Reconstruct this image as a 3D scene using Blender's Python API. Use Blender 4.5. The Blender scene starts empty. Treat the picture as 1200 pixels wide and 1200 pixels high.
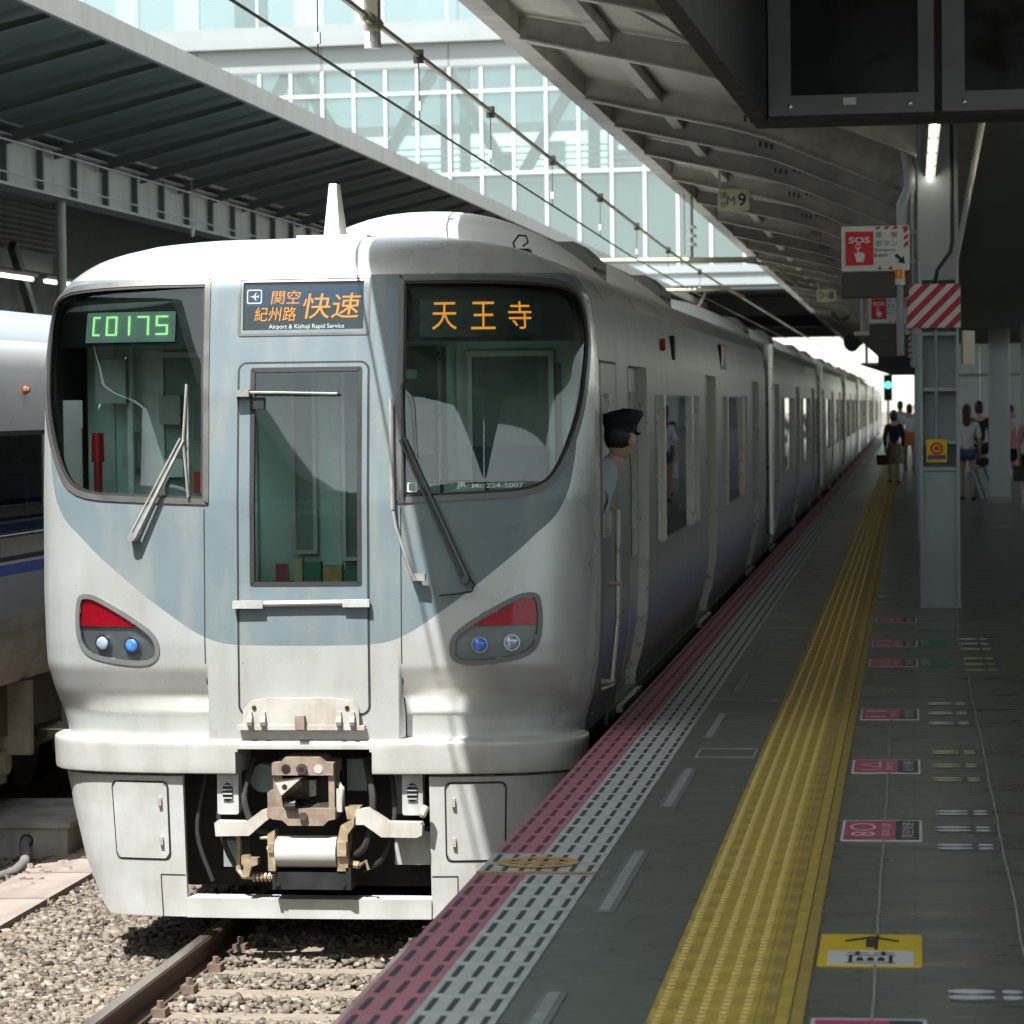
import bpy, bmesh, math, random
from mathutils import Vector, Matrix
import numpy as np
random.seed(7); rng = np.random.default_rng(7)
R = math.radians
scn = bpy.context.scene
col = scn.collection

# ------------------------------------------------------------------ camera, sky, sun, exposure
CAM_H = 1.72
def make_camera():
    f, phi = 3630.0, .012
    vx, vy = 468.0, 130.0
    x0 = vx*math.cos(phi)+vy*math.sin(phi); y0 = -vx*math.sin(phi)+vy*math.cos(phi)
    p = math.atan(y0/f); yw = math.atan(x0/f*math.cos(p))
    r = Vector((math.cos(yw), math.sin(yw), 0))
    F = Vector((-math.sin(yw)*math.cos(p), math.cos(yw)*math.cos(p), -math.sin(p)))
    u = r.cross(F)
    r2 = r*math.cos(phi)-u*math.sin(phi); u2 = r*math.sin(phi)+u*math.cos(phi)
    cd = bpy.data.cameras.new('camera'); co = bpy.data.objects.new('camera', cd); col.objects.link(co)
    m = Matrix((r2, u2, -F)).transposed().to_4x4(); m.translation = Vector((0, 0, CAM_H))
    co.matrix_world = m
    cd.sensor_width = 36; cd.lens = 36*f/1200; cd.clip_start = .1; cd.clip_end = 5000
    cd.dof.use_dof = True; cd.dof.focus_distance = 16.0; cd.dof.aperture_fstop = 6.3
    scn.camera = co
make_camera()
SUN = Vector((-.2, -.58, 1)).normalized()
w = bpy.data.worlds.new('World'); scn.world = w; w.use_nodes = True
nt = w.node_tree; nt.nodes.clear()
sky = nt.nodes.new('ShaderNodeTexSky'); sky.sky_type = 'NISHITA'; sky.sun_disc = False
sky.sun_elevation = math.asin(SUN.z); sky.sun_rotation = math.atan2(SUN.x, SUN.y)
sky.air_density = 1.0; sky.dust_density = .9; sky.ozone_density = 1.0
bg = nt.nodes.new('ShaderNodeBackground'); bg.inputs[1].default_value = .15
wo = nt.nodes.new('ShaderNodeOutputWorld')
hs = nt.nodes.new('ShaderNodeHueSaturation'); hs.inputs['Saturation'].default_value = .42   # humid summer haze: a whiter sky
nt.links.new(sky.outputs[0], hs.inputs['Color']); tn = nt.nodes.new('ShaderNodeMix'); tn.data_type = 'RGBA'; tn.blend_type = 'MULTIPLY'; tn.inputs[0].default_value = 1; tn.inputs[7].default_value = (.98, 1, .92, 1)
nt.links.new(hs.outputs[0], tn.inputs[6]); nt.links.new(tn.outputs[2], bg.inputs[0]); nt.links.new(bg.outputs[0], wo.inputs[0])
sl = bpy.data.lights.new('sun', 'SUN'); sl.energy = 4.1; sl.angle = R(.53); sl.color = (1, .988, .962)
so = bpy.data.objects.new('sun', sl); col.objects.link(so)
so.rotation_euler = (-SUN).to_track_quat('-Z', 'Y').to_euler(); so.location = (0, 0, 60)
scn.view_settings.view_transform = 'Standard'; scn.view_settings.look = 'None'
scn.view_settings.exposure = 1.38; scn.view_settings.gamma = 1
scn.render.engine = 'CYCLES'
scn.cycles.max_bounces = 8; scn.cycles.transparent_max_bounces = 16
scn.cycles.caustics_reflective = False; scn.cycles.caustics_refractive = False

# ------------------------------------------------------------------ materials
M = {}
def newmat(name):
    m = bpy.data.materials.new(name); m.use_nodes = True; M[name] = m
    n = m.node_tree.nodes; return m, n, m.node_tree.links, n['Principled BSDF']
def mat(name, c, rough=.5, metal=0., var=.14, scale=6., stretch=(1, 1, 1), bump=0., bscale=60., coat=0., rvar=.1, spec=.5, dirt=None, damt=.5, dscale=2.5, dstretch=(1, 1, .35)):
    m, n, l, b = newmat(name)
    tc = n.new('ShaderNodeTexCoord'); mp = n.new('ShaderNodeMapping'); mp.inputs['Scale'].default_value = stretch
    l.new(tc.outputs['Object'], mp.inputs[0])
    no = n.new('ShaderNodeTexNoise'); no.inputs['Scale'].default_value = scale; no.inputs['Detail'].default_value = 6; no.inputs['Roughness'].default_value = .65
    l.new(mp.outputs[0], no.inputs['Vector'])
    cr = n.new('ShaderNodeMapRange'); cr.interpolation_type = 'SMOOTHSTEP'; cr.inputs[1].default_value = .25; cr.inputs[2].default_value = .75
    l.new(no.outputs[0], cr.inputs[0])
    mx = n.new('ShaderNodeMix'); mx.data_type = 'RGBA'
    mx.inputs[6].default_value = (*[max(0, x*(1-var)) for x in c], 1); mx.inputs[7].default_value = (*[min(1, x*(1+var)) for x in c], 1)
    l.new(cr.outputs[0], mx.inputs[0]); out = mx.outputs[2]
    if dirt:
        m2 = n.new('ShaderNodeMapping'); m2.inputs['Scale'].default_value = dstretch; l.new(tc.outputs['Object'], m2.inputs[0])
        n2 = n.new('ShaderNodeTexNoise'); n2.inputs['Scale'].default_value = dscale; n2.inputs['Detail'].default_value = 6; n2.inputs['Roughness'].default_value = .6
        l.new(m2.outputs[0], n2.inputs['Vector'])
        r2 = n.new('ShaderNodeMapRange'); r2.interpolation_type = 'SMOOTHSTEP'; r2.inputs[1].default_value = .40; r2.inputs[2].default_value = .8; r2.inputs[4].default_value = damt
        l.new(n2.outputs[0], r2.inputs[0])
        x2 = n.new('ShaderNodeMix'); x2.data_type = 'RGBA'; x2.inputs[7].default_value = (*dirt, 1)
        l.new(out, x2.inputs[6]); l.new(r2.outputs[0], x2.inputs[0]); out = x2.outputs[2]
    l.new(out, b.inputs['Base Color'])
    rr = n.new('ShaderNodeMapRange'); rr.inputs[3].default_value = max(.02, rough-rvar); rr.inputs[4].default_value = min(1, rough+rvar)
    l.new(cr.outputs[0], rr.inputs[0]); l.new(rr.outputs[0], b.inputs['Roughness'])
    b.inputs['Metallic'].default_value = metal; b.inputs['Coat Weight'].default_value = coat; b.inputs['Specular IOR Level'].default_value = spec
    if bump:
        n3 = n.new('ShaderNodeTexNoise'); n3.inputs['Scale'].default_value = bscale; n3.inputs['Detail'].default_value = 4
        l.new(mp.outputs[0], n3.inputs['Vector'])
        bp = n.new('ShaderNodeBump'); bp.inputs['Strength'].default_value = bump; bp.inputs['Distance'].default_value = .01
        l.new(n3.outputs[0], bp.inputs['Height']); l.new(bp.outputs[0], b.inputs['Normal'])
    return m
def emit(name, c, s):
    m, n, l, b = newmat(name); b.inputs['Base Color'].default_value = (*[x*.5 for x in c], 1)
    b.inputs['Emission Color'].default_value = (*c, 1); b.inputs['Emission Strength'].default_value = s; return m
def glass(name, tint, refl=1.0, rough=.015, haze=0., hazecol=(.8, .85, .85)):
    m, n, l, b = newmat(name); n.remove(b); o = n['Material Output']
    t = n.new('ShaderNodeBsdfTransparent'); t.inputs[0].default_value = (*tint, 1)
    g = n.new('ShaderNodeBsdfGlossy'); g.inputs['Roughness'].default_value = rough
    fr = n.new('ShaderNodeFresnel'); fr.inputs[0].default_value = 1.5
    mu = n.new('ShaderNodeMath'); mu.operation = 'MULTIPLY'; mu.inputs[1].default_value = refl; mu.use_clamp = True
    l.new(fr.outputs[0], mu.inputs[0])
    first = t.outputs[0]
    if haze:
        d = n.new('ShaderNodeBsdfDiffuse'); d.inputs[0].default_value = (*hazecol, 1)
        h = n.new('ShaderNodeMixShader'); h.inputs[0].default_value = haze; l.new(t.outputs[0], h.inputs[1]); l.new(d.outputs[0], h.inputs[2]); first = h.outputs[0]
    x = n.new('ShaderNodeMixShader'); l.new(mu.outputs[0], x.inputs[0]); l.new(first, x.inputs[1]); l.new(g.outputs[0], x.inputs[2])
    l.new(x.outputs[0], o.inputs[0]); return m

mat('steel', (.50, .51, .50), .34, .8, .10, 5, (1, 1, .15), dirt=(.20, .18, .15), damt=.45, dscale=5, dstretch=(2, 2, .12))
mat('bright_steel', (.74, .71, .64), .33, .7, .08, 6, dirt=(.3, .26, .2), damt=.12, dscale=5, dstretch=(2, 2, .1))
mat('roof_white', (.70, .70, .67), .42, .15, .06, 3, dirt=(.45, .42, .36), damt=.35, dscale=4)
mat('bumper_paint', (.47, .475, .45), .4, .25, .07, 4, dirt=(.33, .26, .17), damt=.45, dscale=6, bump=.03)
mat('skirt_paint', (.45, .46, .445), .5, .1, .08, 5, dirt=(.33, .29, .22), damt=.5, dscale=7, bump=.04)
mat('lamp_ring', (.17, .175, .17), .4, .3)
mat('frame_metal', (.15, .148, .14), .4, .5, .1, 8)
mat('rubber', (.02, .02, .021), .6)
mat('black', (.012, .012, .013), .55, var=.3)
mat('dark_under', (.035, .031, .027), .75, var=.4, scale=12, bump=.3)
mat('iron_brown', (.28, .215, .165), .6, .2, .25, 14, bump=.15, bscale=80, dirt=(.09, .07, .055), damt=.5, dscale=12)
mat('worn_iron', (.10, .09, .08), .4, .6, .3, 14, bump=.2)
mat('grey_part', (.42, .43, .42), .5, .1, .12, 9, dirt=(.2, .15, .1), damt=.5, dscale=9)
mat('drum_white', (.50, .50, .48), .45, 0, .06, 9, dirt=(.4, .34, .25), damt=.35, dscale=10)
mat('brass', (.42, .33, .22), .45, .5, .25, 20, bump=.2)
mat('wiper_metal', (.10, .10, .10), .4, .5, .2, 10)
mat('wiper_grey', (.34, .33, .31), .45, .4, .15, 10)
mat('plate_cream', (.46, .445, .40), .5, .1, .08, 8, dirt=(.28, .2, .13), damt=.6, dscale=9)
mat('cab_panel', (.66, .85, .79), .6, 0, .06, 4)
mat('cab_dark', (.20, .24, .23), .6, 0, .2, 4)
mat('red_thing', (.52, .015, .02), .4)
mat('cab_white', (.75, .78, .76), .5)
mat('seat_cloth', (.05, .10, .14), .85)
mat('led_back', (.03, .055, .05), .3)
mat('led_pale', (.46, .60, .52), .4)  # sunlit paleness of the left LED board is put into this base colour
mat('sign_blue', (.035, .10, .20), .3)
emit('led_orange', (1, .34, .04), .32); emit('led_green', (.45, 1, .35), .38); emit('led_white', (.85, .92, .9), .45)
emit('lcd_orange', (1, .38, .05), .42)
mat('reflector_red', (.80, .008, .03), .28, 0, .25, 260, coat=.5)
mat('light_plate', (.30, .32, .325), .4, .3)
mat('chrome', (.75, .75, .76), .15, 1, .05)
mat('lens_blue', (.06, .20, .85), .06, 0, .5, 45, coat=1); mat('lens_clear', (.36, .46, .58), .06, .3, .3, 45, coat=1)
mat('asphalt_line', (.27, .28, .27), .6, var=.3, scale=25)
mat('tile_red', (.49, .16, .215), .5, 0, .16, 5, dirt=(.13, .06, .07), damt=.55, dscale=3.0, dstretch=(1, 1, 1), bump=.1)
mat('tile_white', (.52, .55, .535), .5, 0, .13, 5, dirt=(.20, .20, .19), damt=.55, dscale=3.0, dstretch=(1, 1, 1), bump=.1)
mat('dash_dark', (.055, .055, .06), .8, var=.3, scale=30)
mat('cab_mid', (.33, .38, .36), .6)
mat('tactile', (.58, .42, .065), .5, 0, .18, 4, dirt=(.16, .115, .03), damt=.7, dscale=3.5, dstretch=(1, 1, 1), bump=.1)
mat('tactile_pale', (.36, .26, .06), .55, 0, .2, 6)
mat('groove', (.10, .075, .025), .9)
mat('drain', (.20, .215, .21), .5, .3, .2, 20)
mat('orange_mark', (.50, .31, .10), .6, var=.3, scale=20)
mat('pink_sign', (.50, .06, .16), .42, var=.08, dirt=(.2, .04, .07), damt=.35, dscale=9, dstretch=(1, 1, 1)); mat('green_sign', (.03, .18, .10), .45); mat('navy_sign', (.025, .05, .055), .45)
mat('yellow_sign', (.74, .52, .015), .42, var=.06, dirt=(.3, .2, .02), damt=.3, dscale=9, dstretch=(1, 1, 1)); mat('white_sign', (.62, .64, .63), .45, var=.06); mat('ink', (.015, .015, .016), .5)
mat('foot_white', (.55, .57, .57), .5, var=.12, scale=20); mat('foot_yellow', (.48, .47, .20), .5, var=.12, scale=20); mat('foot_mat', (.10, .095, .11), .6, var=.2, scale=10)
mat('canopy_steel', (.47, .45, .41), .55, .05, .2, 3, dirt=(.10, .085, .065), damt=.6, dscale=2.2, dstretch=(1, 1, 1))
mat('canopy_deck', (.34, .315, .27), .6, 0, .18, 2, dirt=(.13, .10, .07), damt=.6, dscale=1.5, dstretch=(2, .4, 1))
mat('canopy_fascia', (.35, .335, .31), .5, .1, .2, 4, dirt=(.2, .16, .12), damt=.5, dscale=3)
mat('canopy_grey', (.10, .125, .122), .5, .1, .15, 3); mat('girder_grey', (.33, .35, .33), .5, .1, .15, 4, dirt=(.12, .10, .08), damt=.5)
mat('column_grey', (.40, .45, .48), .42, .1, .1, 3, dirt=(.2, .2, .2), damt=.35, dscale=3)
mat('soffit', (.36, .36, .33), .6, 0, .1, 1.5)
mat('pillar_white', (.55, .58, .58), .5, 0, .05, 2); mat('wall_white', (.62, .66, .64), .55, 0, .05, 2)
mat('hazard_red', (.45, .03, .045), .4, var=.06); mat('hazard_white', (.68, .66, .65), .4, var=.06)
mat('sos_red', (.60, .015, .025), .35, var=.05)
mat('beige_sign', (.60, .52, .33), .5, var=.06); mat('brown_board', (.055, .05, .045), .5)
mat('tactile_worn', (.58, .43, .13), .5, 0, .15, 8)
mat('dull_orange', (.32, .10, .03), .4)
mat('orange_lamp', (.80, .26, .01), .25, var=.1); mat('button_yellow', (.80, .55, .01), .4, var=.05); mat('purple', (.18, .06, .32), .5)
mat('conduit', (.25, .28, .30), .45, .2); mat('sky_blue_sign', (.1, .3, .5), .4)
mat('monitor_case', (.14, .16, .175), .4, .1, .1); mat('screen', (.008, .009, .011), .12, var=.4); mat('bolt', (.7, .7, .7), .25, .9)
emit('tube_light', (1, .93, .75), 3.0)
mat('rail_side', (.105, .07, .05), .7, .3, .25, 10); mat('rail_head', (.42, .38, .34), .28, .9, .1, 5, (3, .2, 1))
mat('sleeper', (.23, .19, .15), .85, 0, .18, 7, bump=.25, dirt=(.2, .16, .12), damt=.5, dscale=4)
mat('fastener', (.16, .115, .085), .8, .2, .3, 20)
mat('concrete', (.36, .34, .30), .85, 0, .2, 6, bump=.3, dirt=(.1, .095, .085), damt=.7, dscale=3)
mat('wood_brown', (.26, .21, .185), .85, 0, .15, 5, (1, .2, 1), bump=.2, dirt=(.42, .38, .3), damt=.5, dscale=3)
mat('hose', (.16, .15, .14), .7)
mat('platform_wall', (.30, .29, .27), .9, 0, .2, 2, bump=.3)
mat('express_white', (.72, .73, .72), .35, .05, .05, 2); mat('express_grey', (.38, .42, .44), .4, .1, .08, 3)
mat('express_dirty', (.40, .38, .345), .6, .1, .3, 3, (1, .5, 3), dirt=(.25, .2, .14), damt=.7); mat('blue_stripe', (.045, .12, .48), .4, var=.05)
mat('bogie', (.12, .095, .075), .8, .1, .3, 6, bump=.2); mat('bogie_light', (.40, .34, .26), .7, .1, .2, 6, dirt=(.2, .15, .1), damt=.5)
mat('facade_grey', (.25, .275, .28), .5, 0, .05, .5); mat('mullion', (.52, .55, .55), .4, .1, .04)
mat('brace', (.05, .065, .063), .6); mat('blind', (.40, .46, .475), .7, var=.06, scale=.4); mat('inner_wall', (.5, .56, .55), .7, var=.25, scale=.3)
mat('wire', (.06, .058, .05), .5, .5); mat('wire_bar', (.32, .285, .20), .45, .6); mat('insulator', (.75, .74, .70), .3)
mat('skin', (.52, .33, .24), .5, var=.06); mat('hair', (.012, .010, .009), .5); mat('hair_brown', (.05, .025, .015), .5)
mat('shirt_blue', (.42, .47, .55), .8, var=.06, bump=.1, bscale=25); mat('cap_navy', (.006, .007, .012), .8)
mat('cloth_black', (.012, .012, .014), .9); mat('cloth_white', (.62, .64, .65), .85); mat('cloth_grey', (.16, .14, .11), .9); mat('cloth_pink', (.50, .23, .26), .85)
mat('denim', (.07, .10, .20), .9); mat('shoe', (.02, .018, .016), .6); mat('bag_orange', (.60, .18, .05), .7); mat('bag_dark', (.03, .022, .02), .6); mat('case_silver', (.45, .5, .53), .4, .2)
emit('signal_green', (.05, 1, .45), 2.5)
glass('cab_glass', (.82, .985, .93), 1.7); glass('side_glass', (.62, .69, .69), 1.5); glass('clear_cover', (.92, .95, .96), .8)
glass('facade_glass', (.78, .90, .90), 2.0, .03, .12, (.42, .52, .54)); glass('express_glass', (.8, .9, .9), 7)

def ribbed_deck(name, c):
    m, n, l, b = newmat(name)
    tc = n.new('ShaderNodeTexCoord'); wv = n.new('ShaderNodeTexWave'); wv.bands_direction = 'Y'; wv.inputs['Scale'].default_value = 2.2; wv.inputs['Distortion'].default_value = 0
    no = n.new('ShaderNodeTexNoise'); no.inputs['Scale'].default_value = 1.2; no.inputs['Detail'].default_value = 7
    mx = n.new('ShaderNodeMix'); mx.data_type = 'RGBA'; mx.inputs[6].default_value = (*[x*.6 for x in c], 1); mx.inputs[7].default_value = (*[x*1.2 for x in c], 1)
    l.new(tc.outputs['Object'], wv.inputs[0]); l.new(tc.outputs['Object'], no.inputs['Vector']); l.new(no.outputs[0], mx.inputs[0]); l.new(mx.outputs[2], b.inputs['Base Color'])
    bp = n.new('ShaderNodeBump'); bp.inputs['Distance'].default_value = .03; bp.inputs['Strength'].default_value = .8
    l.new(wv.outputs['Fac'], bp.inputs['Height']); l.new(bp.outputs[0], b.inputs['Normal']); b.inputs['Roughness'].default_value = .6
ribbed_deck('canopy_deck', (.58, .54, .46))

def paint_face():
    """silver nose with the painted blue-grey bib whose lower edge is a wide V"""
    m, n, l, b = newmat('nose_paint')
    tc = n.new('ShaderNodeTexCoord'); sp = n.new('ShaderNodeSeparateXYZ'); l.new(tc.outputs['Object'], sp.inputs[0])
    ab = n.new('ShaderNodeMath'); ab.operation = 'ABSOLUTE'; l.new(sp.outputs[0], ab.inputs[0])
    dv = n.new('ShaderNodeMath'); dv.operation = 'DIVIDE'; dv.inputs[1].default_value = 1.6; l.new(ab.outputs[0], dv.inputs[0])
    fc = n.new('ShaderNodeFloatCurve'); c = fc.mapping.curves[0]
    pts = [(0, .488), (.34, .492), (.50, .525), (.73, .665), (.98, .855), (1.20, 1.045), (1.34, 1.20), (1.40, 1.42), (1.44, 2.6)]
    for i, (x, z) in enumerate(pts):
        if i < 2: c.points[i].location = (x/1.6, z/2.6)
        else: c.points.new(x/1.6, z/2.6)
    for q in c.points: q.handle_type = 'AUTO_CLAMPED'
    fc.mapping.update(); l.new(dv.outputs[0], fc.inputs['Value'])
    mz = n.new('ShaderNodeMath'); mz.operation = 'MULTIPLY'; mz.inputs[1].default_value = 2.6; l.new(fc.outputs[0], mz.inputs[0])
    gt = n.new('ShaderNodeMath'); gt.operation = 'GREATER_THAN'; l.new(sp.outputs[2], gt.inputs[0]); l.new(mz.outputs[0], gt.inputs[1])
    lt = n.new('ShaderNodeMath'); lt.operation = 'LESS_THAN'; lt.inputs[1].default_value = 2.415; l.new(sp.outputs[2], lt.inputs[0])
    an = n.new('ShaderNodeMath'); an.operation = 'MULTIPLY'; l.new(gt.outputs[0], an.inputs[0]); l.new(lt.outputs[0], an.inputs[1])
    no = n.new('ShaderNodeTexNoise'); no.inputs['Scale'].default_value = 3; no.inputs['Detail'].default_value = 3; l.new(tc.outputs['Object'], no.inputs['Vector'])
    mx = n.new('ShaderNodeMix'); mx.data_type = 'RGBA'; mx.inputs[6].default_value = (.62, .64, .625, 1); mx.inputs[7].default_value = (.17, .22, .24, 1)
    l.new(an.outputs[0], mx.inputs[0])
    rf = n.new('ShaderNodeMath'); rf.operation = 'GREATER_THAN'; rf.inputs[1].default_value = 2.415; l.new(sp.outputs[2], rf.inputs[0])
    mr_ = n.new('ShaderNodeMix'); mr_.data_type = 'RGBA'; mr_.inputs[7].default_value = (.68, .68, .65, 1); l.new(rf.outputs[0], mr_.inputs[0]); l.new(mx.outputs[2], mr_.inputs[6]); mx = mr_
    m2 = n.new('ShaderNodeMix'); m2.data_type = 'RGBA'; m2.blend_type = 'MULTIPLY'; m2.inputs[0].default_value = .22
    l.new(mx.outputs[2], m2.inputs[6]); l.new(no.outputs['Fac'], m2.inputs[7])
    mpd = n.new('ShaderNodeMapping'); mpd.inputs['Scale'].default_value = (4, 4, .7); l.new(tc.outputs['Object'], mpd.inputs[0])
    nd = n.new('ShaderNodeTexNoise'); nd.inputs['Scale'].default_value = 2.2; nd.inputs['Detail'].default_value = 4; nd.inputs['Roughness'].default_value = .5; l.new(mpd.outputs[0], nd.inputs['Vector'])
    rd = n.new('ShaderNodeMapRange'); rd.interpolation_type = 'SMOOTHSTEP'; rd.inputs[1].default_value = .40; rd.inputs[2].default_value = .9; rd.inputs[4].default_value = .4; l.new(nd.outputs[0], rd.inputs[0])
    m3 = n.new('ShaderNodeMix'); m3.data_type = 'RGBA'; m3.inputs[7].default_value = (.36, .33, .27, 1); l.new(rd.outputs[0], m3.inputs[0]); l.new(m2.outputs[2], m3.inputs[6])
    vo = n.new('ShaderNodeTexVoronoi'); vo.inputs['Scale'].default_value = 13; l.new(tc.outputs['Object'], vo.inputs['Vector'])   # stuck insects and grit
    vs = n.new('ShaderNodeMath'); vs.operation = 'LESS_THAN'; vs.inputs[1].default_value = .055; l.new(vo.outputs['Distance'], vs.inputs[0])
    vk = n.new('ShaderNodeSeparateXYZ'); l.new(vo.outputs['Color'], vk.inputs[0]); vg = n.new('ShaderNodeMath'); vg.operation = 'GREATER_THAN'; vg.inputs[1].default_value = .72; l.new(vk.outputs[0], vg.inputs[0])
    vm = n.new('ShaderNodeMath'); vm.operation = 'MULTIPLY'; l.new(vs.outputs[0], vm.inputs[0]); l.new(vg.outputs[0], vm.inputs[1])
    v2 = n.new('ShaderNodeMath'); v2.operation = 'MULTIPLY'; v2.inputs[1].default_value = .55; l.new(vm.outputs[0], v2.inputs[0])
    m4 = n.new('ShaderNodeMix'); m4.data_type = 'RGBA'; m4.inputs[7].default_value = (.12, .10, .075, 1); l.new(v2.outputs[0], m4.inputs[0]); l.new(m3.outputs[2], m4.inputs[6]); m3 = m4
    l.new(m3.outputs[2], b.inputs['Base Color'])
    me = n.new('ShaderNodeMapRange'); me.inputs[3].default_value = .5; me.inputs[4].default_value = .08; l.new(an.outputs[0], me.inputs[0]); l.new(me.outputs[0], b.inputs['Metallic'])
    rr = n.new('ShaderNodeMapRange'); rr.inputs[3].default_value = .20; rr.inputs[4].default_value = .36; l.new(no.outputs['Fac'], rr.inputs[0]); l.new(rr.outputs[0], b.inputs['Roughness'])
paint_face()

def side_paint():
    """stainless side with a violet band that fades out upwards"""
    m, n, l, b = newmat('side_steel')
    tc = n.new('ShaderNodeTexCoord'); sp = n.new('ShaderNodeSeparateXYZ'); l.new(tc.outputs['Object'], sp.inputs[0])
    cr = n.new('ShaderNodeValToRGB'); e = cr.color_ramp.elements
    mr = n.new('ShaderNodeMapRange'); mr.inputs[1].default_value = .2; mr.inputs[2].default_value = .8; l.new(sp.outputs[2], mr.inputs[0]); l.new(mr.outputs[0], cr.inputs[0])
    S_ = (.125, .126, .118, 1)
    e[0].position = 0; e[0].color = (.12, .12, .112, 1); e[1].position = .099; e[1].color = (.12, .12, .112, 1)
    for p, c in ((.10, (.10, .065, .21, 1)), (.30, (.10, .105, .27, 1)), (.55, (.16, .19, .24, 1)), (.72, (.23, .24, .235, 1)), (1.0, S_)):
        q = e.new(p); q.color = c
    mp = n.new('ShaderNodeMapping'); mp.inputs['Scale'].default_value = (2, 3, .15); l.new(tc.outputs['Object'], mp.inputs[0])
    no = n.new('ShaderNodeTexNoise'); no.inputs['Scale'].default_value = 4; no.inputs['Detail'].default_value = 9; no.inputs['Roughness'].default_value = .7; l.new(mp.outputs[0], no.inputs['Vector'])
    rd = n.new('ShaderNodeMapRange'); rd.inputs[1].default_value = .42; rd.inputs[2].default_value = .75; rd.inputs[4].default_value = .6; l.new(no.outputs[0], rd.inputs[0])
    mx = n.new('ShaderNodeMix'); mx.data_type = 'RGBA'; mx.inputs[7].default_value = (.14, .13, .115, 1)
    l.new(rd.outputs[0], mx.inputs[0]); l.new(cr.outputs[0], mx.inputs[6]); l.new(mx.outputs[2], b.inputs['Base Color'])
    b.inputs['Metallic'].default_value = .5
    rr = n.new('ShaderNodeMapRange'); rr.inputs[3].default_value = .25; rr.inputs[4].default_value = .5; l.new(no.outputs[0], rr.inputs[0]); l.new(rr.outputs[0], b.inputs['Roughness'])
side_paint()

def floor_mat():
    m, n, l, b = newmat('platform_floor')
    tc = n.new('ShaderNodeTexCoord')
    n1 = n.new('ShaderNodeTexNoise'); n1.inputs['Scale'].default_value = 90; n1.inputs['Detail'].default_value = 3; l.new(tc.outputs['Object'], n1.inputs['Vector'])
    mp = n.new('ShaderNodeMapping'); mp.inputs['Scale'].default_value = (.8, 2.6, 1); l.new(tc.outputs['Object'], mp.inputs[0])
    n2 = n.new('ShaderNodeTexNoise'); n2.inputs['Scale'].default_value = 1.6; n2.inputs['Detail'].default_value = 8; n2.inputs['Roughness'].default_value = .7; l.new(mp.outputs[0], n2.inputs['Vector'])
    mx = n.new('ShaderNodeMix'); mx.data_type = 'RGBA'; mx.inputs[6].default_value = (.070, .086, .073, 1); mx.inputs[7].default_value = (.155, .18, .156, 1); l.new(n2.outputs[0], mx.inputs[0])
    m2 = n.new('ShaderNodeMix'); m2.data_type = 'RGBA'; m2.blend_type = 'OVERLAY'; m2.inputs[0].default_value = .55; l.new(mx.outputs[2], m2.inputs[6]); l.new(n1.outputs['Fac'], m2.inputs[7])
    br = n.new('ShaderNodeTexBrick'); br.offset = 0; br.inputs['Scale'].default_value = 1; br.inputs['Brick Width'].default_value = .6; br.inputs['Row Height'].default_value = .6; br.inputs['Mortar Size'].default_value = .006
    br.inputs['Color1'].default_value = (1, 1, 1, 1); br.inputs['Color2'].default_value = (.86, .86, .86, 1); br.inputs['Mortar'].default_value = (.5, .5, .5, 1); l.new(tc.outputs['Object'], br.inputs['Vector'])
    m3 = n.new('ShaderNodeMix'); m3.data_type = 'RGBA'; m3.blend_type = 'MULTIPLY'; m3.inputs[0].default_value = .45; l.new(m2.outputs[2], m3.inputs[6]); l.new(br.outputs['Color'], m3.inputs[7])
    vo = n.new('ShaderNodeTexVoronoi'); vo.inputs['Scale'].default_value = 3.2; vo.voronoi_dimensions = '2D'; l.new(tc.outputs['Object'], vo.inputs['Vector'])   # trodden gum and drips
    vr = n.new('ShaderNodeMapRange'); vr.inputs[1].default_value = .045; vr.inputs[2].default_value = .07; vr.inputs[3].default_value = .62; vr.inputs[4].default_value = 1; l.new(vo.outputs['Distance'], vr.inputs[0])
    m5 = n.new('ShaderNodeMix'); m5.data_type = 'RGBA'; m5.blend_type = 'MULTIPLY'; m5.inputs[0].default_value = 1; l.new(m3.outputs[2], m5.inputs[6]); l.new(vr.outputs[0], m5.inputs[7]); m3 = m5
    l.new(m3.outputs[2], b.inputs['Base Color'])
    rr = n.new('ShaderNodeMapRange'); rr.inputs[1].default_value = .3; rr.inputs[2].default_value = .7; rr.inputs[3].default_value = .20; rr.inputs[4].default_value = .46; l.new(n2.outputs[0], rr.inputs[0]); l.new(rr.outputs[0], b.inputs['Roughness'])
    bp = n.new('ShaderNodeBump'); bp.inputs['Strength'].default_value = .12; bp.inputs['Distance'].default_value = .004; l.new(n1.outputs[0], bp.inputs['Height']); l.new(bp.outputs[0], b.inputs['Normal'])
floor_mat()

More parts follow.
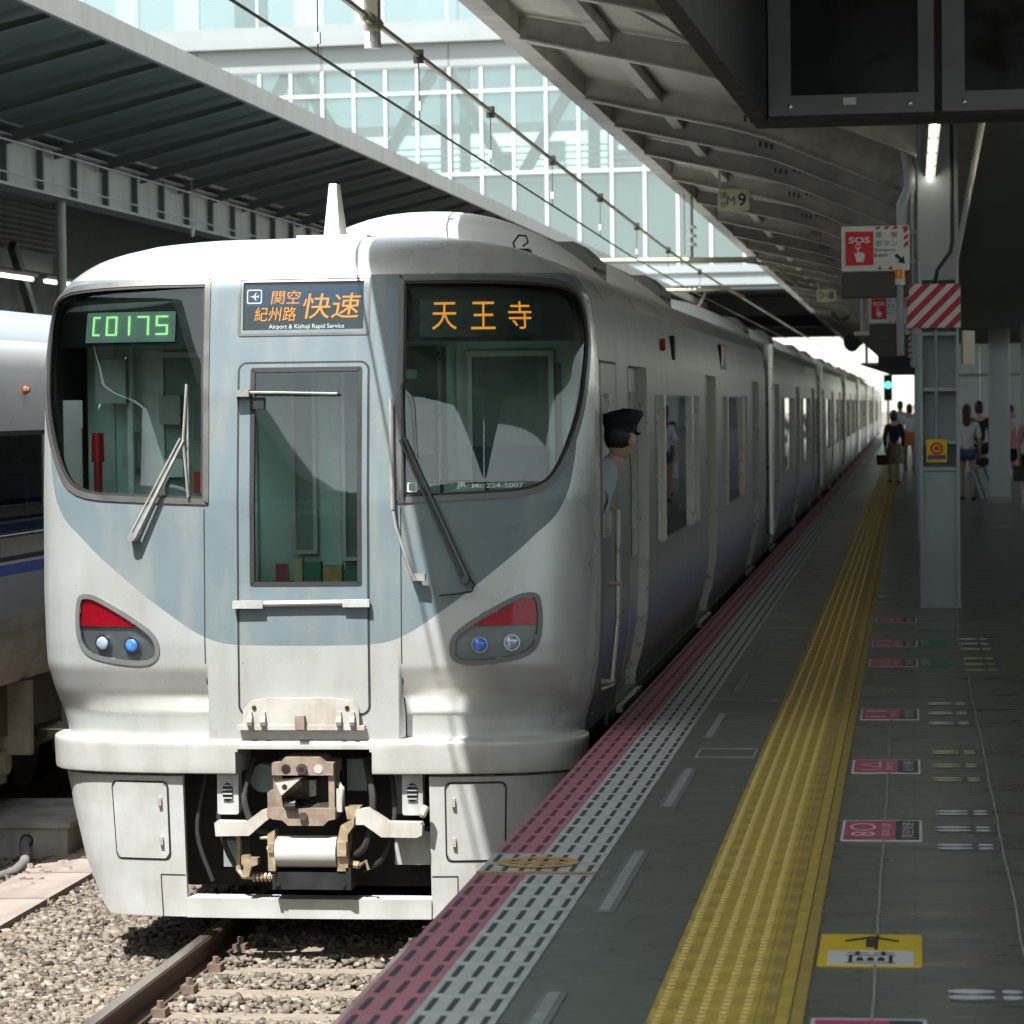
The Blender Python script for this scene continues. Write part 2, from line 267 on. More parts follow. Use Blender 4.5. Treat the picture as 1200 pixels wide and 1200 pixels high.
def gravel_mat(name, cols):
    m, n, l, b = newmat(name)
    tc = n.new('ShaderNodeTexCoord'); vo = n.new('ShaderNodeTexVoronoi'); vo.inputs['Scale'].default_value = 17; l.new(tc.outputs['Object'], vo.inputs['Vector'])
    at = n.new('ShaderNodeAttribute'); at.attribute_name = 'tone'
    sx = n.new('ShaderNodeSeparateXYZ'); l.new(vo.outputs['Color'], sx.inputs[0])
    cr = n.new('ShaderNodeValToRGB'); e = cr.color_ramp.elements; e[0].color = (*cols[0], 1); e[1].color = (*cols[-1], 1)
    for i in range(1, len(cols)-1): q = e.new(i/(len(cols)-1)); q.color = (*cols[i], 1)
    src = sx.outputs[0]
    if name == 'stones': src = at.outputs['Fac']
    l.new(src, cr.inputs[0])
    no = n.new('ShaderNodeTexNoise'); no.inputs['Scale'].default_value = .7; no.inputs['Detail'].default_value = 5; l.new(tc.outputs['Object'], no.inputs['Vector'])
    mx = n.new('ShaderNodeMix'); mx.data_type = 'RGBA'; mx.blend_type = 'MULTIPLY'; mx.inputs[0].default_value = .35; l.new(cr.outputs[0], mx.inputs[6]); l.new(no.outputs['Fac'], mx.inputs[7])
    l.new(mx.outputs[2], b.inputs['Base Color']); b.inputs['Roughness'].default_value = .9
    bp = n.new('ShaderNodeBump'); bp.inputs['Strength'].default_value = 1 if name != 'stones' else .3; bp.inputs['Distance'].default_value = .03
    l.new(vo.outputs['Distance'] if name != 'stones' else no.outputs[0], bp.inputs['Height']); l.new(bp.outputs[0], b.inputs['Normal'])
GC = [(.065, .052, .04), (.165, .135, .105), (.25, .21, .165), (.20, .155, .115), (.36, .32, .265)]
gravel_mat('ground_gravel', GC); gravel_mat('stones', GC)

# ------------------------------------------------------------------ mesh helpers
class MB:
    def __init__(s): s.v = []; s.f = []; s.m = []
    def add(s, vs, fs, m=0):
        o = len(s.v); s.v += [tuple(p) for p in vs]; s.f += [[i+o for i in q] for q in fs]; s.m += [m]*len(fs); return s
    def box(s, x0, x1, y0, y1, z0, z1, m=0):
        return s.add([(x, y, z) for z in (z0, z1) for y in (y0, y1) for x in (x0, x1)], [(0, 2, 3, 1), (4, 5, 7, 6), (0, 1, 5, 4), (2, 6, 7, 3), (0, 4, 6, 2), (1, 3, 7, 5)], m)
    def prism(s, pts, ax, a0, a1, m=0):
        def P(p, a): return (a, p[0], p[1]) if ax == 'x' else (p[0], a, p[1]) if ax == 'y' else (p[0], p[1], a)
        n = len(pts)
        return s.add([P(p, a0) for p in pts]+[P(p, a1) for p in pts], [list(range(n))[::-1], list(range(n, 2*n))]+[(i, (i+1) % n, (i+1) % n+n, i+n) for i in range(n)], m)
    def cyl(s, p0, p1, r0, r1=None, n=12, m=0, caps=True):
        r1 = r0 if r1 is None else r1
        p0 = Vector(p0); p1 = Vector(p1); d = (p1-p0).normalized(); u = d.orthogonal().normalized(); w_ = d.cross(u)
        vs = [p+(u*math.cos(2*math.pi*i/n)+w_*math.sin(2*math.pi*i/n))*r for p, r in ((p0, r0), (p1, r1)) for i in range(n)]
        fs = [(i, (i+1) % n, (i+1) % n+n, i+n) for i in range(n)]
        if caps: fs += [list(range(n))[::-1], list(range(n, 2*n))]
        return s.add(vs, fs, m)
    def tube(s, pts, r, n=8, m=0, caps=True):
        pts = [Vector(p) for p in pts]; vs = []; u = None
        for i, p in enumerate(pts):
            d = (pts[min(i+1, len(pts)-1)]-pts[max(i-1, 0)]).normalized()
            u = d.orthogonal().normalized() if u is None else (u-d*u.dot(d)).normalized()
            w_ = d.cross(u); rr = r[i] if isinstance(r, (list, tuple)) else r
            vs += [p+(u*math.cos(2*math.pi*k/n)+w_*math.sin(2*math.pi*k/n))*rr for k in range(n)]
        fs = [(i*n+k, i*n+(k+1) % n, (i+1)*n+(k+1) % n, (i+1)*n+k) for i in range(len(pts)-1) for k in range(n)]
        if caps: fs += [list(range(n))[::-1], [(len(pts)-1)*n+k for k in range(n)]]
        return s.add(vs, fs, m)
    def bar(s, p0, p1, w_, h, m=0, up=(0, 0, 1)):
        p0 = Vector(p0); p1 = Vector(p1); d = (p1-p0).normalized(); up = Vector(up)
        sd = d.cross(up).normalized(); u = sd.cross(d)
        vs = [p+sd*a*w_/2+u*b*h/2 for p in (p0, p1) for a, b in ((-1, -1), (1, -1), (1, 1), (-1, 1))]
        return s.add(vs, [(3, 2, 1, 0), (4, 5, 6, 7), (0, 1, 5, 4), (1, 2, 6, 5), (2, 3, 7, 6), (3, 0, 4, 7)], m)
    def grid(s, rows, m=0, skip=None):
        nr, nc = len(rows), len(rows[0])
        fs = [(i*nc+j, i*nc+j+1, (i+1)*nc+j+1, (i+1)*nc+j) for i in range(nr-1) for j in range(nc-1) if not (skip and skip(i, j))]
        return s.add([p for r in rows for p in r], fs, m)
    def ell(s, c, r, nu=14, nv=9, m=0, z0=-1., z1=1., fn=None):
        rows = []
        for i in range(nv+1):
            t = math.asin(max(-1, min(1, z0)))+(math.asin(z1)-math.asin(z0))*i/nv
            row = []
            for j in range(nu+1):
                a = 2*math.pi*j/nu; p = [math.cos(t)*math.cos(a), math.cos(t)*math.sin(a), math.sin(t)]
                if fn: p = fn(p)
                row.append((c[0]+r[0]*p[0], c[1]+r[1]*p[1], c[2]+r[2]*p[2]))
            rows.append(row)
        return s.grid(rows, m)
    def build(s, name, mats, parent=None, base=None, smooth=False, recalc=True, weld=True):
        if isinstance(mats, str): mats = [mats]
        b = Vector(parent['_base']) if parent is not None and '_base' in parent else Vector(base or (0, 0, 0))
        me = bpy.data.meshes.new(name)
        me.from_pydata([(p[0]-b.x, p[1]-b.y, p[2]-b.z) for p in s.v], [], s.f)
        for k in mats: me.materials.append(M[k])
        me.polygons.foreach_set('material_index', s.m)
        bm = bmesh.new(); bm.from_mesh(me)
        if weld: bmesh.ops.remove_doubles(bm, verts=bm.verts, dist=1e-5)
        if recalc: bmesh.ops.recalc_face_normals(bm, faces=bm.faces)
        bm.to_mesh(me); bm.free()
        if smooth:
            me.polygons.foreach_set('use_smooth', [True]*len(me.polygons))
            if smooth != 'all': me.set_sharp_from_angle(angle=R(40))
        o = bpy.data.objects.new(name, me); col.objects.link(o)
        if parent is not None:
            o.parent = parent; o['_base'] = tuple(b)
        elif base is not None:
            o.location = b; o['_base'] = tuple(b)
        return o
def tag(o, label, cat, group=None):
    o['label'] = label; o['category'] = cat
    if group: o['group'] = group
    return o
def thing(name, loc, label, cat, group=None):
    o = bpy.data.objects.new(name, None); col.objects.link(o); o.location = loc; o['_base'] = tuple(loc); o.empty_display_size = .2
    return tag(o, label, cat, group)
def struct(o): o['kind'] = 'structure'; return o
def stuff(o): o['kind'] = 'stuff'; return o
def copy_tree(o, parent=None):
    c = o.copy(); col.objects.link(c)
    if parent is not None: c.parent = parent
    for ch in list(o.children): copy_tree(ch, c)
    return c
_tc = {}
def text_geo(txt, bold=0.):
    k = (txt, bold)
    if k not in _tc:
        cu = bpy.data.curves.new('t', 'FONT'); cu.body = txt; cu.align_x = 'CENTER'; cu.align_y = 'CENTER'; cu.size = 1; cu.resolution_u = 3; cu.offset = bold
        o = bpy.data.objects.new('t', cu); col.objects.link(o); bpy.context.view_layer.update()
        me = bpy.data.meshes.new_from_object(o.evaluated_get(bpy.context.evaluated_depsgraph_get()))
        vs = [v.co.copy() for v in me.vertices]; fs = [list(p.vertices) for p in me.polygons]
        bpy.data.objects.remove(o); bpy.data.curves.remove(cu); bpy.data.meshes.remove(me); _tc[k] = (vs, fs)
    return _tc[k]
def put_text(mb, txt, c, xd, yd, h, m=0, sx=1., bold=0., w_=None, shear=0.):
    vs, fs = text_geo(txt, bold)
    if not vs: return mb
    c = Vector(c); xd = Vector(xd).normalized(); yd = Vector(yd).normalized()
    xs = [v.x for v in vs]; ys = [v.y for v in vs]; cx = (min(xs)+max(xs))/2; cy = (min(ys)+max(ys))/2
    k = h/max(1e-6, (max(ys)-min(ys))); kx = k*sx if w_ is None else w_/max(1e-6, (max(xs)-min(xs)))
    return mb.add([c+xd*((v.x-cx)*kx+shear*(v.y-cy)*k)+yd*(v.y-cy)*k for v in vs], fs, m)
def rrect(x0, x1, z0, z1, r, n=5):
    out = []
    for cx, cz, a0 in ((x1-r, z1-r, 0), (x0+r, z1-r, 90), (x0+r, z0+r, 180), (x1-r, z0+r, 270)):
        out += [(cx+r*math.cos(R(a0+90*i/n)), cz+r*math.sin(R(a0+90*i/n))) for i in range(n+1)]
    return out
def chaikin(p, it=2):
    for _ in range(it):
        q = []
        for i in range(len(p)):
            a, b = p[i], p[(i+1) % len(p)]
            q += [(a[0]*.75+b[0]*.25, a[1]*.75+b[1]*.25), (a[0]*.25+b[0]*.75, a[1]*.25+b[1]*.75)]
        p = q
    return p
def densify(p, d=.04):
    q = []
    for i in range(len(p)):
        a, b = p[i], p[(i+1) % len(p)]; n = max(1, int(math.hypot(b[0]-a[0], b[1]-a[1])/d))
        q += [(a[0]+(b[0]-a[0])*k/n, a[1]+(b[1]-a[1])*k/n) for k in range(n)]
    return q
def offset_poly(p, d):
    ar = sum(p[i][0]*p[(i+1) % len(p)][1]-p[(i+1) % len(p)][0]*p[i][1] for i in range(len(p)))
    sg = 1 if ar > 0 else -1; q = []
    for i in range(len(p)):
        a, b, c = p[i-1], p[i], p[(i+1) % len(p)]
        def nrm(u, v):
            dx, dy = v[0]-u[0], v[1]-u[1]; L = math.hypot(dx, dy) or 1; return (-dy/L*sg, dx/L*sg)
        n1, n2 = nrm(a, b), nrm(b, c); nx, ny = n1[0]+n2[0], n1[1]+n2[1]; L = nx*nx+ny*ny
        if L < 1e-6: q.append(b); continue
        k = min(2/L, 1.2); q.append((b[0]+nx*k*d, b[1]+ny*k*d))
    return q
def inside(p, x, y):
    c = False; n = len(p)
    for i in range(n):
        x1, y1 = p[i]; x2, y2 = p[i-1]
        if (y1 > y) != (y2 > y) and x < (x2-x1)*(y-y1)/(y2-y1)+x1: c = not c
    return c
# ================================================================== SETTING
RAIL_Z = -1.05; BAL_Z = -1.22
EDGE = -1.60
g = MB().add([(-700, -300, -1.30), (700, -300, -1.30), (700, 900, -1.30), (-700, 900, -1.30)], [(0, 1, 2, 3)]).build('ground', 'ground_gravel'); struct(g)

# --- platform: slab with a coping overhang
pl = MB().prism([(EDGE, 0), (EDGE, -.16), (EDGE+.12, -.20), (EDGE+.12, -1.29), (9, -1.29), (9, 0)], 'y', -12, 190).build('platform', 'platform_floor', base=(0, 0, 0)); struct(pl)
MB().box(EDGE+.10, EDGE+.119, -12, 190, -1.285, -.201).build('side_wall', 'platform_wall', pl)
# edge tiles, each row a red and a white tile with inset anti-slip dashes
def tile_mesh(x0, x1, L, nd, m):
    b = MB(); h = .006; g_ = .0035; dw = .0085; dl = L*.35; pitch = (x1-x0)/nd
    b.box(x0+g_*.3, x1-g_*.3, g_, L-g_, .0012, h, 0)
    for k in range(nd):
        cx = x0+pitch*(k+.5); b.box(cx-dw, cx+dw, L/2-dl, L/2+dl, h-.001, h+.0022, 1)
    return b
TL = .26; XR = -1.41; XW = -1.16
def tile(name, x0, x1, y, nd, m, cache={}):
    k = (m, nd, x0)
    if k not in cache:
        cache[k] = tile_mesh(x0, x1, TL, nd, m).build(name, [m, 'dash_dark'], pl); o = cache[k]
    else:
        o = cache[k].copy(); col.objects.link(o)
    o.location = (0, y, 0); return o
SPECIAL = 11.20
y = 8.08
far_r, far_w = MB(), MB()
nrow = 0
while y < 150:
    sp_ = SPECIAL-.1 < y < SPECIAL+.42
    if nrow < 148:
        tile('edge_tile', EDGE, XR, y, 3, 'tile_white' if sp_ else 'tile_red'); tile('edge_tile', XR, XW, y, 4, 'tile_white')
    else:
        for b_, x0, x1, nd in ((far_r, EDGE, XR, 3), (far_w, XR, XW, 4)):
            t_ = tile_mesh(x0, x1, TL, nd, ''); o_ = len(b_.v)
            b_.v += [(p[0], p[1]+y, p[2]) for p in t_.v]; b_.f += [[i+o_ for i in q] for q in t_.f]; b_.m += t_.m
    y += TL; nrow += 1
stuff(far_r.build('edge_tile_run', ['tile_red', 'dash_dark'], pl, weld=False, recalc=False)); stuff(far_w.build('edge_tile_run', ['tile_white', 'dash_dark'], pl, weld=False, recalc=False))
# orange painted marks across the edge tiles
b = MB(); b.box(EDGE, XW, SPECIAL+.005, SPECIAL+.045, .009, .0105)
ring = [(-1.40+.155*math.cos(t), SPECIAL+.27+.14*math.sin(t)) for t in [2*math.pi*i/28 for i in range(28)]]
rin = [(-1.40+.115*math.cos(t), SPECIAL+.27+.095*math.sin(t)) for t in [2*math.pi*i/28 for i in range(28)]]
for i in range(28):
    j = (i+1) % 28
    b.add([(*ring[i], .0105), (*ring[j], .0105), (*rin[j], .0105), (*rin[i], .0105)], [(0, 1, 2, 3)])
for dx in (-.06, 0, .06): b.box(-1.40+dx-.014, -1.40+dx+.014, SPECIAL+.17, SPECIAL+.37, .009, .0106)
b.box(-1.51, -1.29, SPECIAL+.25, SPECIAL+.285, .009, .0108)
b.build('orange_marking', 'orange_mark', pl)
# tactile blocks with raised domes, and the inner strip beside them
YX0, YX1, YX2 = -.745, -.445, -.31
b = MB(); b.box(YX0+.001, YX1-.001, .0015, .2985, .001, .006)
for i in range(5):
    for j in range(5):
        cx, cy = YX0+.03+.06*i, .03+.06*j; b.cyl((cx, cy, .005), (cx, cy, .0115), .015, .010, 8, 1)
tb = b.build('tactile_block', ['tactile', 'tactile_worn'], pl)
b = MB(); b.box(YX1+.001, YX2-.001, .0015, .2985, .001, .006, 0); b.box(YX1+.018, YX1+.052, .004, .296, .006, .011, 1)
b.box(YX2-.042, YX2-.037, 0, .3, .0055, .0066, 2); b.box(YX2-.036, YX2-.002, .004, .296, .006, .0072, 1)
ts = b.build('tactile_strip', ['tactile', 'tactile_pale', 'groove'], pl)
for k in range(1, 205):
    for src in (tb, ts):
        o = src.copy(); col.objects.link(o); o.location = (0, 8.1+.3*k, 0)
tb.location = ts.location = (0, 8.1, 0)
b = MB(); b.box(YX0, YX1, 69.6, 150, .001, .006)
for i in range(5): b.box(YX0+.03+.06*i-.011, YX0+.03+.06*i+.011, 69.6, 150, .006, .01, 1)
stuff(b.build('tactile_run', ['tactile', 'tactile_worn'], pl)); stuff(MB().box(YX1+.001, YX2, 69.6, 150, .001, .006).build('tactile_run', 'tactile_pale', pl))
# ribbed slot plates along the edge and the outlined rectangle
def slot(y0, y1):
    b = MB(); b.box(-1.085, -1.01, y0, y1, .001, .005, 0); n = int((y1-y0)/.035)
    for k in range(n): b.box(-1.066, -1.03, y0+.02+k*.035, y0+.034+k*.035, .005, .0085, 1)
    b.build('slot_plate', ['drain', 'asphalt_line'], pl)
for a_ in ((8.1, 8.95), (10.4, 11.8), (13.15, 14.5), (15.9, 17.1), (18.4, 19.6), (20.9, 22.1)): slot(*a_)
b = MB()
for x0, x1, y0, y1 in ((-1.06, -.765, 14.98, 15.02), (-1.06, -.765, 15.36, 15.40), (-1.06, -1.045, 15.02, 15.36), (-.78, -.765, 15.02, 15.36)): b.box(x0, x1, y0, y1, .001, .004)
b.build('outline_mark', 'asphalt_line', pl)
# expansion joints
for x_, nm in ((-.12, 0), (.335, 1)):
    b = MB(); y = 7.5; pts = []
    while y < 60: pts.append((x_+random.uniform(-.004, .004), y)); y += .35
    for i in range(len(pts)-1):
        (xa, ya), (xb, yb) = pts[i], pts[i+1]; hw = .0045
        b.add([(xa-hw, ya, .0045), (xa+hw, ya, .0045), (xb+hw, yb, .0045), (xb-hw, yb, .0045)], [(0, 1, 2, 3)])
    b.build('joint_line', 'asphalt_line', pl)
# queue signs stuck to the floor; lettering reads from the waiting side
XD, YD = (0, 1, 0), (-1, 0, 0)
def floor_sign(y0, y1, big, small, small2, label, green=False):
    t = thing('floor_sign', (-.13, y0, 0), label, 'floor sign', 'queue signs stuck along the platform')
    x0, x1 = -.29, .03; ym = (y0+y1)/2; h = y1-y0
    MB().prism(rrect(x0, x1, y0, y1, .012, 3), 'z', .001, .004).build('backing', 'white_sign', t)
    xs = x0+.012; xe = x1-.105
    MB().box(xs, xe, y0+.025, y1-.025, .004, .0052).build('colour_field', 'pink_sign', t)
    MB().box(xe, x1-.012, y0+.025, y1-.025, .004, .0051).build('dark_field', 'navy_sign', t)
    b = MB()
    put_text(b, big, (xs+.072, ym, .0062), XD, YD, .105, w_=h*.62)
    put_text(b, small, (xs+.165, ym, .0062), XD, YD, .036, w_=h*.60)
    put_text(b, small2, (x1-.058, ym, .0062), XD, YD, .05, w_=h*.72)
    b.build('lettering', 'white_sign', t, recalc=False)
    if green:
        MB().box(x1+.004, x1+.20, y0, y1, .001, .0045).build('green_field', 'green_sign', t)
        b = MB(); put_text(b, '女性専用', (x1+.05, ym, .0056), XD, YD, .06, w_=h*.8); b.build('lettering', 'white_sign', t, recalc=False)
floor_sign(7.95, 8.62, '8○', '乗車位置', '快速', 'pink queue sign on the floor, cut off by the bottom edge of the picture')
floor_sign(12.14, 12.74, '8○', '乗車位置', '関空快速', 'pink floor queue sign with big 8 and ring, first beyond the yellow arrow sign')
floor_sign(14.36, 14.90, '1△', '乗車位置', '紀州路', 'pink floor queue sign beside the yellow footprints, second beyond the yellow arrow sign')
floor_sign(16.78, 17.36, '11', '乗車位置', '快速', 'pink floor queue sign beside the third row of footprints, third beyond the arrow sign')
floor_sign(20.15, 20.75, '1△', '乗車位置', '快速', 'dark pink floor queue sign with green end, nearer of the two', True)
floor_sign(21.80, 22.40, '11', '乗車位置', '快速', 'dark pink floor queue sign with green end, farther of the two', True)
floor_sign(24.2, 24.8, '8○', '乗車位置', '快速', 'small far pink floor sign just short of the steel column base')
# yellow arrow sign
t = thing('floor_sign', (-.14, 9.43, 0), 'yellow floor sign with black arrow and line drawing of a train car', 'floor sign')
for nm, y0, y1 in (('lower_plate', 9.43, 9.705), ('upper_plate', 9.712, 9.99)):
    MB().prism(rrect(-.30, .02, y0, y1, .012, 3), 'z', .001, .0045).build(nm, 'yellow_sign', t)
MB().box(-.27, -.005, 9.45, 9.69, .0045, .0055).build('white_field', 'white_sign', t)
b = MB(); b.add([(-.155, 9.75, .0056), (-.118, 9.75, .0056), (-.118, 9.90, .0056), (-.155, 9.90, .0056)], [(0, 1, 2, 3)])
for s in (-1, 1): b.add([(-.1365, 9.955, .0058), (-.1365, 9.915, .0058), (-.1365+s*.085, 9.845, .0058), (-.1365+s*.085, 9.875, .0058)], [(0, 1, 2, 3)])
b.build('arrow', 'ink', t)
b = MB()
for x0, x1, y0, y1 in ((-.215, -.06, 9.47, 9.48), (-.215, -.06, 9.60, 9.61), (-.205, -.193, 9.48, 9.60), (-.082, -.07, 9.48, 9.60), (-.21, -.145, 9.64, 9.65), (-.13, -.065, 9.64, 9.65), (-.185, -.172, 9.61, 9.67), (-.105, -.092, 9.61, 9.67)): b.box(x0, x1, y0, y1, .0055, .0062)
for cx in (-.17, -.1375, -.105): b.prism([(cx-.013, 9.515), (cx-.004, 9.50), (cx, 9.515), (cx+.004, 9.50), (cx+.013, 9.515), (cx+.008, 9.56), (cx+.003, 9.575), (cx-.003, 9.575), (cx-.008, 9.56)], 'z', .0055, .0064)
b.build('train_drawing', 'ink', t)
# footprint markers
def sole(cx, cy):
    fr = [(cx-.085+.068*math.cos(a)*1.0, cy+.030*math.sin(a)) for a in [2*math.pi*i/18 for i in range(18)]]
    fr = [(x, cy+(yy-cy)*(1.0 if x < cx-.06 else .8)) for x, yy in fr]
    he = [(cx+.028+.034*math.cos(a), cy+.024*math.sin(a)) for a in [2*math.pi*i/12 for i in range(12)]]
    he = [(max(x, cx+.004), yy) for x, yy in he]
    return fr, he
FM = {}
def foot_marker(x, y, colr, label, L=.20):
    t = thing('footprint_marker', (x, y, 0), label, 'footprints', 'painted footprints where passengers queue')
    if colr not in FM:
        o1 = MB().prism(rrect(-.115+x, .115+x, y-L/2, y+L/2, .01, 2), 'z', .001, .003).build('mat', 'foot_mat', t)
        o2 = []
        for s in (-1, 1):
            b = MB(); fr, he = sole(x+.03, y+s*.045)
            b.prism(fr, 'z', .003, .0042); b.prism(he, 'z', .003, .0042); o2.append(b.build('footprint', colr, t))
        FM[colr] = [o1]+o2
    else:
        for s_ in FM[colr]:
            c = s_.copy(); col.objects.link(c); c.parent = t
ords = ['nearest', 'middle', 'farthest']
foot_marker(.215, 9.0, 'foot_white', 'single white footprint pair at the lower right, nearest to the camera')
for k, y_ in enumerate((12.0, 12.5, 13.0)): foot_marker(.21, y_, 'foot_white', f'white footprints in the row beside the pink 8 sign, {ords[k]} of three')
for k, y_ in enumerate((14.15, 14.68, 15.24)): foot_marker(.205, y_, 'foot_yellow', f'pale yellow footprints in the nearer yellow row, {ords[k]} of three')
for k, y_ in enumerate((16.62, 17.15, 17.7)): foot_marker(.20, y_, 'foot_white', f'white footprints in the second white row, {ords[k]} of three')
for k, y_ in enumerate((19.9, 20.35, 20.8)): foot_marker(.44, y_, 'foot_yellow', f'yellow footprints right of the joint in the far row, {ords[k]} of three')
for k, y_ in enumerate((21.6, 22.05, 22.5)): foot_marker(.44, y_, 'foot_white', f'far white footprints beyond the far yellow row, {ords[k]} of three')

# --- tracks
def rail_prof(x):
    h = [(-.07, 0), (-.07, .012), (-.012, .028), (-.010, .095), (-.034, .108), (-.034, .135), (-.026, .145), (.026, .145), (.034, .135), (.034, .108), (.010, .095), (.012, .028), (.07, .012), (.07, 0)]
    return [(x+a, RAIL_Z-.145+c) for a, c in h]
def track(xc, y0, y1, s0, s1, nm):
    t = bpy.data.objects.new(nm, None); col.objects.link(t); t['_base'] = (xc, 0, RAIL_Z); t.location = (xc, 0, RAIL_Z); struct(t)
    for s in (-1, 1):
        b = MB(); b.prism(rail_prof(xc+s*.5675), 'y', y0, y1, 0)
        x = xc+s*.5675; b.box(x-.029, x+.029, y0, y1, RAIL_Z-.001, RAIL_Z+.0006, 1)
        b.build('rail', ['rail_side', 'rail_head'], t)
    first = None; y = s0
    while y < s1:
        if first is None:
            b = MB(); b.prism([(y-.12, RAIL_Z-.34), (y+.12, RAIL_Z-.34), (y+.10, RAIL_Z-.150), (y-.10, RAIL_Z-.150)], 'x', xc-1.0, xc+1.0)
            first = b.build('sleeper', 'sleeper', t); yf = y
            fb = MB()
            for s in (-1, 1):
                for q in (-1, 1):
                    x = xc+s*.5675+q*.10; fb.box(x-.035, x+.035, y-.05, y+.05, RAIL_Z-.150, RAIL_Z-.11); fb.cyl((x, y, RAIL_Z-.11), (x, y, RAIL_Z-.075), .018, .018, 6)
            fo = fb.build('fastener', 'fastener', first)
        else:
            c = copy_tree(first, t); c.location = (0, y-yf, 0)
        y += .6
TC = -3.145; T2 = -7.10
track(TC, -10, 400, 12.7, 20, 'track'); track(T2, -10, 400, 19.3, 27, 'track')

# --- ballast: loose stones as real geometry where they can be told apart
def stones(regions):
    bv = np.array([(x, y, z) for z in (-1, 1) for y in (-1, 1) for x in (-1, 1)], float)*.78; bf = np.array([(0, 2, 3), (0, 3, 1), (4, 5, 7), (4, 7, 6), (0, 1, 5), (0, 5, 4), (2, 6, 7), (2, 7, 3), (0, 4, 6), (0, 6, 2), (1, 3, 7), (1, 7, 5)])
    V, F, T = [], [], []; off = 0
    for (x0, x1, y0, y1, dens, zf, smin, smax) in regions:
        n = int((x1-x0)*(y1-y0)*dens)
        px = rng.uniform(x0, x1, n); py = rng.uniform(y0, y1, n); s = rng.uniform(smin, smax, n)**1.0
        pz = zf(px, py)+rng.uniform(-.02, .025, n)
        k = np.clip(rng.normal(0, .33, (n, len(bv), 3)), -.6, .6); sh = np.stack([rng.uniform(.7, 1.35, n), rng.uniform(.6, 1.1, n), rng.uniform(.4, .8, n)], 1)
        P = bv[None]*(1+k)*s[:, None, None]*sh[:, None, :]
        a = rng.uniform(0, 6.28, n); ca, sa = np.cos(a), np.sin(a); tl = rng.normal(0, .5, n); ct, st = np.cos(tl), np.sin(tl)
        X, Y, Z = P[..., 0], P[..., 1], P[..., 2]
        Y, Z = Y*ct[:, None]-Z*st[:, None], Y*st[:, None]+Z*ct[:, None]
        X, Y = X*ca[:, None]-Y*sa[:, None], X*sa[:, None]+Y*ca[:, None]
        Q = np.stack([X+px[:, None], Y+py[:, None], Z+pz[:, None]], -1).reshape(-1, 3)
        V.append(Q); F.append((bf[None]+(np.arange(n)*len(bv))[:, None, None]+off).reshape(-1, 3)); T.append(np.repeat(rng.uniform(0, 1, n), len(bv))); off += len(Q)
    V = np.concatenate(V); F = np.concatenate(F); T = np.concatenate(T)
    me = bpy.data.meshes.new('ballast'); me.vertices.add(len(V)); me.vertices.foreach_set('co', V.ravel())
    me.loops.add(F.size); me.loops.foreach_set('vertex_index', F.ravel()); me.polygons.add(len(F)); me.polygons.foreach_set('loop_start', np.arange(0, F.size, 3))
    at = me.attributes.new('tone', 'FLOAT', 'POINT'); at.data.foreach_set('value', T.astype(np.float32))
    me.update(); me.validate(); me.materials.append(M['stones'])
    o = bpy.data.objects.new('ballast', me); col.objects.link(o)
    o['label'] = 'loose tan ballast stones around the rails'; o['category'] = 'ballast'; return stuff(o)
def bz(px, py):
    return BAL_Z-.005-.0*px
def bz_mid(px, py):
    # between the sleepers the stones lie a little lower near the sleeper centres
    return RAIL_Z-.168-.02*np.cos((py-12.7)/.6*2*np.pi)
stones([(-6.3, -3.66, 13.0, 20.5, 2600, bz, .009, .028), (-3.62, -2.62, 13.0, 18.0, 2200, bz_mid, .010, .027), (-2.60, -1.45, 13.0, 18.0, 600, bz, .018, .034),
        (-7.9, -5.0, 20.5, 27.0, 500, bz, .02, .04), (-6.2, -5.3, 18.2, 20.6, 500, lambda a, b_: BAL_Z+.02+0*a, .02, .036)])

# --- trackside: concrete trough box with hose, brown cable trough lids
t = thing('cable_box', (-5.9, 20.1, -1.25), 'weathered concrete junction box with hose hole beside the silver train', 'junction box')
MB().prism([(-6.5, 19.5), (-5.46, 19.5), (-5.46, 20.75), (-6.5, 20.75)], 'z', -1.26, -.985).build('box_body', 'concrete', t)
MB().box(-6.52, -5.44, 19.48, 20.77, -.985, -.955).build('lid', 'concrete', t)
b = MB(); b.cyl((-5.73, 19.50, -1.07), (-5.73, 19.485, -1.07), .045, .045, 14); b.build('hole', 'black', t)
hz = tag(MB().tube([(-5.73, 19.55, -1.07), (-5.72, 19.40, -1.075), (-5.66, 19.22, -1.10), (-5.60, 19.0, -1.14), (-5.60, 18.75, -1.165), (-5.68, 18.45, -1.17), (-5.85, 18.2, -1.17), (-6.2, 17.8, -1.17), (-6.8, 17.3, -1.17)], .034, 10).build('hose', 'hose', smooth=True, base=(-5.73, 19.5, -1.2)), 'dark rubber hose curling out of the concrete junction box', 'hose')
for k in range(5):
    y0 = 15.7+k*1.02
    tag(MB().prism([(-5.55, y0), (-5.10, y0+.06), (-5.10, y0+1.04), (-5.55, y0+.98)], 'z', -1.24, -1.165).build('trough_lid', 'wood_brown', base=(-5.3, y0, -1.24)), ['nearest', 'second nearest', 'middle', 'second farthest', 'farthest'][k]+' flat brown cable trough lid in the ballast left of the silver train', 'trough lid', 'trough lids in a row')

